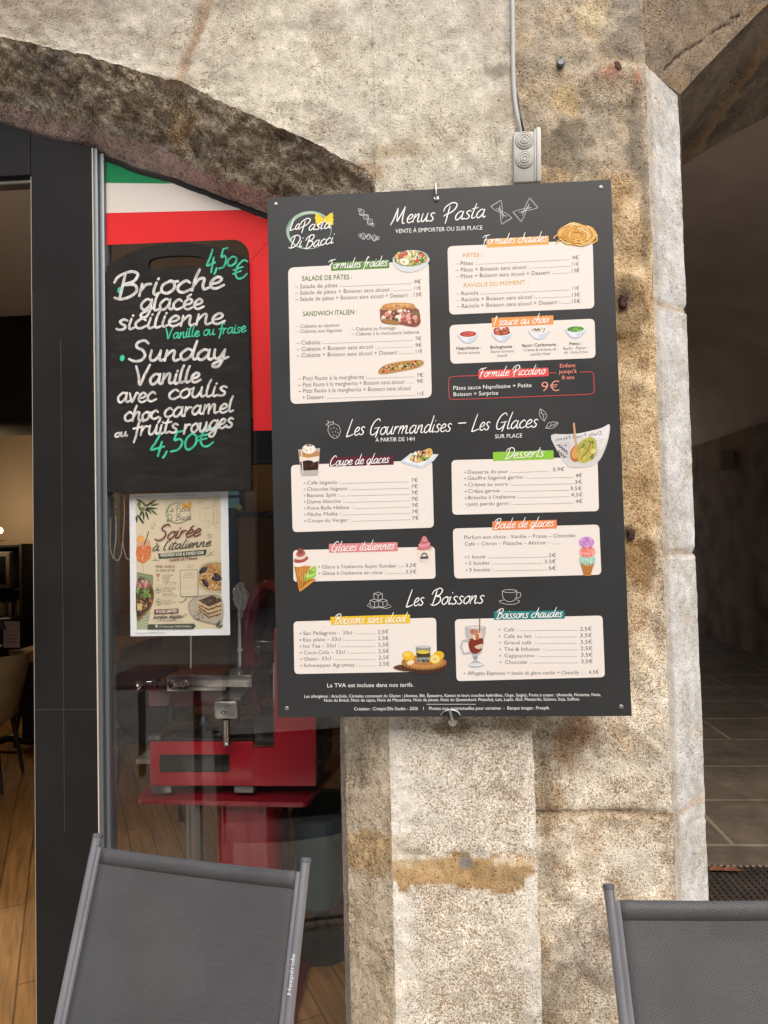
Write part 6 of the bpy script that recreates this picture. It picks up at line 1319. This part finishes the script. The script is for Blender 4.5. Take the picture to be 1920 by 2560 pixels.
# ================================================================== FURNITURE AND FITTINGS INSIDE
DKM = mat('black_metal', (.012, .012, .012), .45); TANV = mat('tan_velvet', (.30, .20, .095), .9, bump=.2, bscale=90, var=.12, vscale=6); TBK = mat('dark_fabric', (.018, .019, .021), .85, bump=.2, bscale=100)
def dining_chair(loc, yaw, fabric, label, group, s=1.0):
    t = thing('dining_chair', loc, label, 'chair', group); T = Matrix.Translation(Vector(loc)) @ Matrix.Rotation(yaw, 4, 'Z') @ Matrix.Scale(s, 4)
    b = MB(); b.box((-.23, -.24, .42), (.23, .22, .50), .03, T, 3); b.build('seat', fabric, t)
    b = MB(); rows = []
    for zz, w, yo in ((.44, .20, .20), (.55, .25, .24), (.70, .265, .275), (.82, .24, .30), (.875, .17, .31)):
        rows.append([T @ Vector((w * math.sin(a * 1.35), yo - .12 * (1 - math.cos(a * 1.35)) * 1.6, zz - .0)) for a in [(-1 + 2 * k / 14) for k in range(15)]])
    rows2 = [[p + (T.to_3x3() @ Vector((0, .035, .004))) for p in r] for r in rows]
    b.quadgrid(rows); b.quadgrid(rows2)
    for e in (0, -1): b.quadgrid([rows[e], rows2[e]])
    b.quadgrid([[r[0] for r in rows], [r[0] for r in rows2]]); b.quadgrid([[r[-1] for r in rows], [r[-1] for r in rows2]])
    b.build('backrest', fabric, t, angle=60)
    for sx in (-1, 1):
        for sy in (-1, 1):
            b = MB(); b.tube([T @ Vector((sx * .18, sy * .18, .43)), T @ Vector((sx * .225, sy * .235, 0))], [.019 * s, .010 * s], 10); b.build('leg', DKM, t)
    return t
g_ = 'upholstered chairs inside the restaurant'
p = UZ(-62, 1965, 0); dining_chair((p.x, p.y, 0), R(-75), TANV, 'tan velvet chair nearest the doorway, its leg on the oak floor', g_)
p = UZ(112, 1850, 0); dining_chair((p.x, p.y + .1, 0), R(-70), TANV, 'tan velvet chair half hidden by the black door post', g_)
p = UZ(395, 2010, 0); dining_chair((p.x + .05, p.y, 0), R(172), TBK, 'dark chair with black tapered legs behind the red slicer stand', g_)
# table with a raw wood edge
tp = U(60, 1640, 3.2); tb = thing('dining_table', (tp.x + .3, 3.55, 0), 'thick raw-edged wooden table seen through the doorway beside the black post', 'table')
b = MB(); ed = [(U(36, 1640, 3.2).x, 3.2)] + [(U(36, 1640, 3.2).x + k * .1, 3.2 + .02 * nz((k, 0, 0), .9, 3)) for k in range(1, 9)] + [(tp.x + .78, 3.9), (U(36, 1640, 3.2).x, 3.9)]
b.prism([(x, y, tp.z - .045) for x, y in ed], (0, 0, .085)); b.build('table_top', mat('raw_wood', (.34, .17, .06), .45, bump=.2, bscale=40, var=.25, vscale=6), tb)
for k in (0, 1):
    xx = U(70, 1800, 3.5).x + k * .45
    b = MB(); b.box((xx - .05, 3.5, .06), (xx + .05, 3.6, tp.z - .046), .005); b.build('leg', DKM, tb)
    b = MB(); b.tube(catmull([(xx - .3, 3.5, .05), (xx - .15, 3.5, .10), (xx, 3.5, .075), (xx + .15, 3.5, .10), (xx + .3, 3.5, .05)], 5), .03, 10); b.build('foot', DKM, tb)
# table lamp and menu card on the table
c = Vector((U(6, 1600, 3.4).x, 3.4, tp.z + .04)); lp = thing('table_lamp', c, 'small black table lamp on the raw-edged wooden table', 'lamp')
b = MB(); b.lathe([(.05, 0), (.05, .012), (.01, .018), (.01, .15)], c, (0, 0, 1), 24); b.build('base', DKM, lp); b = MB(); b.lathe([(.085, .14), (.06, .22)], c, (0, 0, 1), 24); b.build('lamp_shade', mat('dark_shade', (.05, .04, .03), .6), lp)
c = U(29, 1632, 3.35); cd_ = thing('menu_card', c, 'white card with red print in a clear stand on the wooden table', 'menu card')
b = MB(); b.box((c.x - .065, 3.35, tp.z + .041), (c.x + .065, 3.353, tp.z + .24), .001); b.build('card', mat('card_paper', (.62, .56, .52), .6), cd_)
b = MB(); P = lambda x, y: (c.x - .065 + x * .13, 3.349, tp.z + .041 + y * .199)
for k in range(3): ribbon(b, [(.15, .2 + k * .13), (.5, .22 + k * .13), (.8, .2 + k * .13)], .03, lambda x, y: P(x, y), hexc('#b5463c'))
ribbon(b, [(.15, .62), (.15, .9), (.85, .9), (.85, .62), (.15, .62)], .02, lambda x, y: P(x, y), hexc('#c99a92')); b.build('print', PAPER, cd_, fix=False, smooth=False)
# black cabinet with a microwave and books
ycb = 4.55; xa = U(-260, 1500, ycb).x; xb = U(56, 1500, ycb).x; zt_ = U(20, 1360, ycb).z
cb = thing('cabinet', ((xa + xb) / 2, ycb, 0), 'tall black open cabinet against the beige wall, holding a microwave and books', 'cabinet')
BW = mat('black_wood', (.013, .011, .010), .5)
for x_ in (xb - .035, xa): b = MB(); b.box((x_, ycb, 0), (x_ + .035, ycb + .42, zt_), .008); b.build('side_panel', BW, cb)
b = MB(); b.box((xa + .036, ycb + .39, .0), (xb - .036, ycb + .415, zt_ - .03)); b.build('back_panel', BW, cb)
for py in (1362, 1472, 1540, 1700):
    z = U(20, py, ycb).z; b = MB(); b.box((xa + .0355, ycb + .004, z - .03), (xb - .0355, ycb + .388, z), .004); b.build('shelf', BW, cb)
b = MB(); b.box((xa + .0355, ycb + .002, 0), (xb - .0355, ycb + .03, U(20, 1702, ycb).z - .03), .003); b.build('door', BW, cb)
xm0, xm1 = U(-110, 1420, ycb).x, U(28, 1420, ycb).x; zm0, zm1 = U(0, 1471, ycb).z, U(0, 1380, ycb).z
mw = thing('microwave', (xm0, ycb, zm0), 'grey microwave oven with a dark door on the shelf of the black cabinet', 'microwave')
b = MB(); b.box((xm0, ycb - .03, zm0 + .002), (xm1, ycb + .3, zm1), .008); b.build('casing', mat('microwave_metal', (.30, .28, .25), .35, .5), mw); b = MB(); b.box((xm0 + .03, ycb - .034, zm0 + .04), (xm1 - .035, ycb - .02, zm1 - .04), .004); b.build('door', GLB, mw)
rk = random.Random(2); x = xb - .05
bw_lab = ['cream', 'grey', 'black', 'white', 'brown', 'pale grey']
zsh = U(20, 1540, ycb).z
for k in range(10):
    w = rk.uniform(.016, .034); hgt = rk.uniform(.11, .15); x -= w + .002; cidx = k % 6
    b = MB(); b.box((x, ycb + .05, zsh + .001), (x + w, ycb + .2, zsh + hgt), .001)
    ob = b.build('book', mat('book_' + bw_lab[cidx].replace(' ', '_'), [(.5, .44, .36), (.2, .19, .18), (.02, .02, .02), (.6, .58, .55), (.15, .09, .05), (.36, .34, .32)][cidx], .6))
    tag(ob, 'upright book in the row on the cabinet shelf under the microwave', 'book', 'books in the black cabinet')
# lit wall lamp above the cabinet
c = U(-4, 1345, ycb + .1); wlp = thing('brass_lamp', c, 'small lit brass lamp on top of the black cabinet', 'lamp')
b = MB(); b.lathe([(.05, -.03), (.05, -.02), (.012, -.01), (.012, .03), (.03, .04)], c, (0, 0, 1), 20); b.build('base', mat('brass', (.5, .32, .12), .3, .9), wlp)
b = MB(); b.lathe([(.03, .041), (.045, .07), (.03, .10), (.005, .108)], c, (0, 0, 1), 20); b.build('bulb', mat('bulb_glow', (.8, .6, .3), .4, emit=((1, .66, .30), 2.2)), wlp)
pl_ = bpy.data.lights.new('lamp_light', 'POINT'); pl_.energy = 11; pl_.color = (1, .72, .42); pl_.shadow_soft_size = .08
lo = bpy.data.objects.new('lamp_light', pl_); COL.objects.link(lo); lo.parent = wlp; lo.location = (.05, -.25, .28)
# ceiling fan blade in the doorway
fn = thing('ceiling_fan', U(-60, 560, 1.6), 'dark ceiling fan arm and blade hanging inside the doorway', 'ceiling fan')
b = MB(); b.tube([U(-120, 450, 1.6), U(0, 528, 1.6), U(64, 572, 1.6)], [.034, .031, .026], 12, flat=.5); b.build('arm', DKM, fn)
b = MB(); q0, q1 = U(46, 580, 1.6), U(150, 556, 1.6); b.tube([q0, q0.lerp(q1, .06), q0.lerp(q1, .5), q1], [.008, .016, .016, .012], 12, flat=2.2); b.build('blade', mat('fan_blade', (.12, .085, .055), .5), fn)
b = MB(); q = U(-120, 450, 1.6); b.tube([q, Vector((q.x, q.y, 3.05))], .02, 10); b.build('rod', DKM, fn)
# wooden cupboard and shelf on the ochre wall
yq = 4.12; cu = thing('wooden_cupboard', A(960, 690, yq), 'orange-brown wooden cupboard with panelled door under the ochre wall', 'cupboard')
WDM = mat('varnished_wood', (.30, .12, .035), .35, bump=.1, bscale=30, var=.2, vscale=5)
b = MB(); abox(b, 900, 262, 1120, 690, yq - .2, yq + .07, .006); b.build('carcass', WDM, cu); b = MB(); abox(b, 925, 285, 1080, 640, yq - .222, yq - .201, .008); b.build('door', WDM, cu)
b = MB(); abox(b, 952, 320, 1050, 600, yq - .232, yq - .223, .006); b.build('door_panel', mat('varnished_wood_dark', (.22, .08, .025), .35), cu)
b = MB(); abox(b, 730, 218, 1130, 256, yq - .24, yq + .07, .006); tag(b.build('wall_shelf', mat('dark_walnut', (.05, .03, .018), .5)), 'dark walnut shelf along the foot of the ochre wall', 'shelf')
# dark partition low wall behind, black display panel, blue cards
ydp = 1.1; b = MB(); p, q = U(618, 1160, ydp), U(760, 1040, ydp); b.box((p.x, ydp, p.z), (q.x, ydp + .05, q.z), .004); tag(b.build('display_panel', BKP), 'black panel hanging behind the red film at the right of the chalkboard', 'panel')
b = MB(); b.tube([Vector(((p.x + q.x) / 2, ydp + .03, q.z - .002)), Vector(((p.x + q.x) / 2, ydp + .03, 3.05))], .008, 8); tag(b.build('hanging_rod', DKM), 'thin black rod holding the black panel from the ceiling', 'rod')
cs = thing('card_stand', A(790, 260, .9), 'black stand with pale blue cards beside the top of the poster', 'card stand')
b = MB(); abox(b, 690, 92, 832, 218, .9, .93, .002); p = A(770, 218, .915); b.box((p.x - .02, .9, 0), (p.x + .02, .93, p.z - .0005), .002); b.build('stand', BKP, cs)
for (x0_, y0_, x1_, y1_) in ((740, 106, 806, 131), (742, 146, 808, 203)):
    b = MB(); abox(b, x0_, y0_, x1_, y1_, .896, .8995, .0005); b.build('blue_card', mat('blue_card', (.16, .40, .46), .6), cs)
b = MB(); abox(b, 790, 186, 822, 212, .895, .8955, .0002); b.build('yellow_card', mat('yellow_card', (.40, .38, .08), .6), cs)
# steel post and teal tub behind the stand
b = MB(); p = A(548, 2000, 1.0); b.box((p.x - .030, 1.0, 0), (p.x - .012, 1.03, .72), .002); b.box((p.x - .011, 1.002, 0), (p.x + .03, 1.04, .72), .002); b.box((p.x - .2, .9, .721), (p.x + .2, 1.3, .74), .003)
tag(b.build('side_table', mat('pale_steel', (.25, .23, .20), .4, .6)), 'narrow side table on a pale steel leg behind the slicer stand', 'table')
tt = thing('teal_tub', A(1210, 2300, .72), 'dark teal plastic tub with a rolled rim behind the glass', 'tub')
TEAL = mat('teal_plastic', (.018, .07, .085), .3)
b = MB(); ztb = A(1200, 1985, .72).z; xa_, xb_ = A(1072, 2000, .72).x, A(1368, 2000, .72).x
for (dz, k) in ((0, 0),):
    rows = []
    for zz, s in ((ztb, 1.0), (ztb - .03, .985), (ztb - .3, .86), (ztb - .34, .80)):
        cx = (xa_ + xb_) / 2; wx = (xb_ - xa_) / 2 * s; wy = .17 * s; rows.append([Vector((cx + wx * (abs(math.cos(q)) ** .5) * (1 if math.cos(q) >= 0 else -1), .90 + wy * (abs(math.sin(q)) ** .5) * (1 if math.sin(q) >= 0 else -1), zz)) for q in [2 * math.pi * j / 40 for j in range(41)]])
    b.quadgrid(rows); b.poly(rows[-1][:-1])
    b2 = MB(); b2.tube(rows[0], .007, 8, cap=False)
b.build('shell', TEAL, tt, angle=50); b2.build('rim', TEAL, tt)
b = MB(); c = Vector(((xa_ + xb_) / 2, .90, 0)); b.lathe([(.12, 0), (.12, .02), (.03, .04), (.03, ztb - .341)], c, (0, 0, 1), 24); b.build('pedestal', DKM, tt)

# ================================================================== TERRACE CHAIRS
def sling_mat():
    M = bpy.data.materials.new('sling_mesh'); M.use_nodes = True; N = M.node_tree.nodes; L = M.node_tree.links; b = N['Principled BSDF']
    tc = N.new('ShaderNodeTexCoord'); mp = N.new('ShaderNodeMapping'); mp.inputs['Scale'].default_value = (1, 1, 1); L.new(tc.outputs['UV'], mp.inputs[0])
    ch = N.new('ShaderNodeTexChecker'); ch.inputs['Scale'].default_value = 1; L.new(mp.outputs[0], ch.inputs['Vector'])
    ch.inputs['Color1'].default_value = (.105, .105, .108, 1); ch.inputs['Color2'].default_value = (.030, .030, .031, 1)
    n = N.new('ShaderNodeTexNoise'); n.inputs['Scale'].default_value = 5; n.inputs['Detail'].default_value = 5; L.new(tc.outputs['Object'], n.inputs['Vector'])
    mr = N.new('ShaderNodeMapRange'); mr.inputs[1].default_value = .3; mr.inputs[2].default_value = .7; mr.inputs[3].default_value = .82; mr.inputs[4].default_value = 1.15; L.new(n.outputs['Fac'], mr.inputs[0])
    mx = N.new('ShaderNodeMix'); mx.data_type = 'RGBA'; mx.blend_type = 'MULTIPLY'; mx.inputs[0].default_value = 1; L.new(ch.outputs['Color'], mx.inputs[6]); L.new(mr.outputs[0], mx.inputs[7]); L.new(mx.outputs[2], b.inputs['Base Color'])
    b.inputs['Roughness'].default_value = .55
    bp = N.new('ShaderNodeBump'); bp.inputs['Strength'].default_value = .35; bp.inputs['Distance'].default_value = .001; L.new(ch.outputs['Fac'], bp.inputs['Height']); L.new(bp.outputs[0], b.inputs['Normal'])
    t = N.new('ShaderNodeBsdfTransparent'); m2 = N.new('ShaderNodeMixShader'); m2.inputs[0].default_value = .17; out = N['Material Output']
    L.new(b.outputs[0], m2.inputs[1]); L.new(t.outputs[0], m2.inputs[2]); L.new(m2.outputs[0], out.inputs[0])
    return M
SLING = sling_mat(); TUBE = mat('grey_lacquer', (.27, .27, .29), .38, .6, bump=.04, bscale=200, var=.08, vscale=6); CAPM = mat('grey_cap', (.10, .10, .115), .45)
pL, pR = UZ(241, 2090, .92), UZ(769, 2152, .92); HWC = (pR - pL).length / 2 - .004
REC = R(20.5); dn = Vector((0, -math.sin(REC), -math.cos(REC)))
def uv_sheet(rows, name, parent, du, thick=.0015):
    nr, nc = len(rows), len(rows[0]); V = [tuple(p) for r in rows for p in r]; Fs = [[i * nc + j, i * nc + j + 1, (i + 1) * nc + j + 1, (i + 1) * nc + j] for i in range(nr - 1) for j in range(nc - 1)]
    me = bpy.data.meshes.new(name); me.from_pydata(V, [], Fs); me.materials.append(SLING); uv = me.uv_layers.new(name='UVMap')
    w = (rows[0][-1] - rows[0][0]).length; hgt = sum((rows[i + 1][nc // 2] - rows[i][nc // 2]).length for i in range(nr - 1))
    for l in me.loops: i, j = divmod(l.vertex_index, nc); uv.data[l.index].uv = (j / (nc - 1) * w * du, i / (nr - 1) * hgt * du)
    me.polygons.foreach_set('use_smooth', [True] * len(Fs)); o = bpy.data.objects.new(name, me); COL.objects.link(o); o.parent = parent
    md = o.modifiers.new('thickness', 'SOLIDIFY'); md.thickness = thick; return o
def make_chair(label):
    t = thing('sling_chair', (0, 0, 0), label, 'chair', 'sling chairs on the terrace')
    hw = HWC
    for s in (-1, 1):
        top = Vector((s * hw, 0, .92)); b = MB(); L_ = .93 / math.cos(REC) - .01
        b.tube([top + dn * (L_ * k / 12) for k in range(13)], .0132, 16, flat=.72, up=(0, 1, 0)); o = b.build('back_tube', TUBE, None); o.parent = t
        b = MB(); b.tube([top - dn * .006, top - dn * .004, top + dn * .003, top + dn * .0035], [.0118, .0145, .0145, .0134], 16, flat=.74, up=(0, 1, 0)); o = b.build('end_cap', CAPM, None); o.parent = t
        b = MB(); a0 = top + Vector((-s * .0128, -.002, 0)) + dn * .022; b.tube([a0, a0 + dn * .40], .0062, 8); o = b.build('sling_rail', TUBE, None); o.parent = t
        b = MB(); b.tube([Vector((s * (hw - .03), -.02, .012)), Vector((s * (hw - .03), -.30, .40)), Vector((s * (hw - .03), -.40, .45))], .0135, 12); o = b.build('rear_leg', TUBE, None); o.parent = t
        b = MB(); b.tube([Vector((s * hw, -.19, .425)), Vector((s * hw, -.62, .44))], .0145, 12); o = b.build('seat_rail', TUBE, None); o.parent = t
    rows = []
    for i in range(25):
        q = i / 24; r = []
        for j in range(25):
            u = -1 + 2 * j / 24; sag = .005 * (1 - u * u) * math.sin(math.pi * min(1, .15 + q)) 
            edge = .004 * (1 - u * u)      # top hem dips a little between the tubes
            r.append(Vector((u * (hw - .017), 0, .92)) + dn * (.022 + edge * (1 - q) + .405 * q) + Vector((0, sag, 0)))
        rows.append(r)
    uv_sheet(rows, 'back_sling', t, 420)
    hem = [[rows[i][j] + Vector((0, -.0016, 0)) + dn * .0 for j in range(25)] for i in (0, 1, 2)]; uv_sheet(hem, 'hem', t, 420, .0012)
    rows = [[Vector((u * (hw - .017), -.20 - .42 * k / 10, .43 - .02 * (1 - u * u))) for u in [-1 + 2 * j / 12 for j in range(13)]] for k in range(11)]
    uv_sheet(rows, 'seat_sling', t, 420)
    b = MB(); b.tube([Vector((-hw, -.345, .02)), Vector((hw, -.345, .02))], .009, 10); o = b.build('stretcher', TUBE, None); o.parent = t
    # maker's name along the tube
    b = MB(); tp_ = Vector((hw, 0, .92)); sd_ = Vector((0, -math.cos(REC), math.sin(REC)))
    P = lambda x, y: tp_ + dn * (.245 - x) + sd_ * .0137 + Vector((y, 0, 0)); txt(b, 'Hespéride', P, (0, .004), (.072, .004), .0085, hexc('#d8d8dc'), weight=.01); o = b.build('tube_lettering', PRINT, None, fix=False, smooth=False); o.parent = t
    return t
def copy_tree(o, parent=None):
    c = o.copy(); COL.objects.link(c); c.parent = parent
    for ch in list(o.children): copy_tree(ch, c)
    return c
c1 = make_chair('grey mesh sling chair leaning back in front of the slicer window')
w_ = pR - pL; c1.location = ((pL.x + pR.x) / 2, (pL.y + pR.y) / 2, 0); c1.rotation_euler = (0, 0, math.atan2(w_.y, w_.x))
c2 = copy_tree(c1); c2['label'] = 'grey mesh sling chair in front of the weathered pier and passage'
q = UZ(1521, 2218, .92); yw = R(2.0); c2.rotation_euler = (0, 0, yw); c2.location = (q.x + HWC * math.cos(yw), q.y + HWC * math.sin(yw), 0)

# ================================================================== ACROSS THE STREET (seen as reflections in the pane)
ob = thing('opposite_building', (0, -14, 0), 'stone building across the street mirrored faintly in the shop window', 'building')
b = MB(); b.box((-24, -20, 0), (22, -14, 9.2)); b.build('wall', mat('street_stone', (.20, .17, .135), .9, bump=.4, bscale=6, var=.2, vscale=.8), ob)
WP = mat('sunlit_white', (.78, .75, .70), .85)  # pale strips added to the facade, sunlight put into their white
for x in (-12.2, -9.2, -7.5, -4.45, 2, 8.0):
    b = MB(); b.box((x - .42, -13.997, 0), (x + .42, -13.8, 4.2), .02); b.build('sunlit_strip', WP, ob)
GD = mat('dark_pane', (.02, .022, .025), .08); FRM = mat('window_frame', (.45, .43, .40), .6)
for fl in (0, 1, 2):
    for k in range(9):
        x = -13 + k * 3.2 + .9; z = .4 + fl * 3
        b = MB(); b.box((x - .62, -14.015, z), (x + .62, -13.95, z + 2.3), .02); f = b.build('window', FRM, ob)
        b = MB(); b.box((x - .54, -13.949, z + .08), (x + .54, -13.94, z + 2.22)); b.build('glass', GD, f)
def terrace_table(x, y, label):
    t = thing('terrace_table', (x, y, 0), label, 'table', 'maroon terrace tables'); T = Vector((x, y, 0))
    b = MB(); b.box(T + Vector((-.35, -.35, .72)), T + Vector((.35, .35, .75)), .008); b.build('table_top', mat('maroon_laminate', (.16, .03, .045), .35), t)
    for sx in (-1, 1):
        for sy in (-1, 1): b = MB(); b.box(T + Vector((sx * .3 - .02, sy * .3 - .02, 0)), T + Vector((sx * .3 + .02, sy * .3 + .02, .7195)), .003); b.build('leg', DKM, t)
terrace_table(-1.75, -2.25, 'maroon-topped terrace table mirrored in the glass under the poster')
terrace_table(-2.75, -2.55, 'maroon-topped terrace table mirrored at the frame of the window')

# courtyard house closing the far end of the passage
ch = thing('courtyard_house', (2.5, 18, 0), 'plain pale house standing in the courtyard beyond the covered passage', 'building')
b = MB(); b.box((-8, 18, 0), (14, 22, 9)); b.build('wall', mat('courtyard_render', (.26, .22, .18), .9, bump=.3, bscale=8, var=.15, vscale=1), ch)
for k in range(5):
    for fl in (0, 1):
        x = -4 + 3.4 * k; z = .9 + 3.2 * fl
        b = MB(); b.box((x - .6, 17.93, z), (x + .6, 18.01, z + 1.7), .02); f = b.build('window', FRM, ch)
        b = MB(); b.box((x - .52, 17.92, z + .08), (x + .52, 17.929, z + 1.62)); b.build('glass', GD, f)
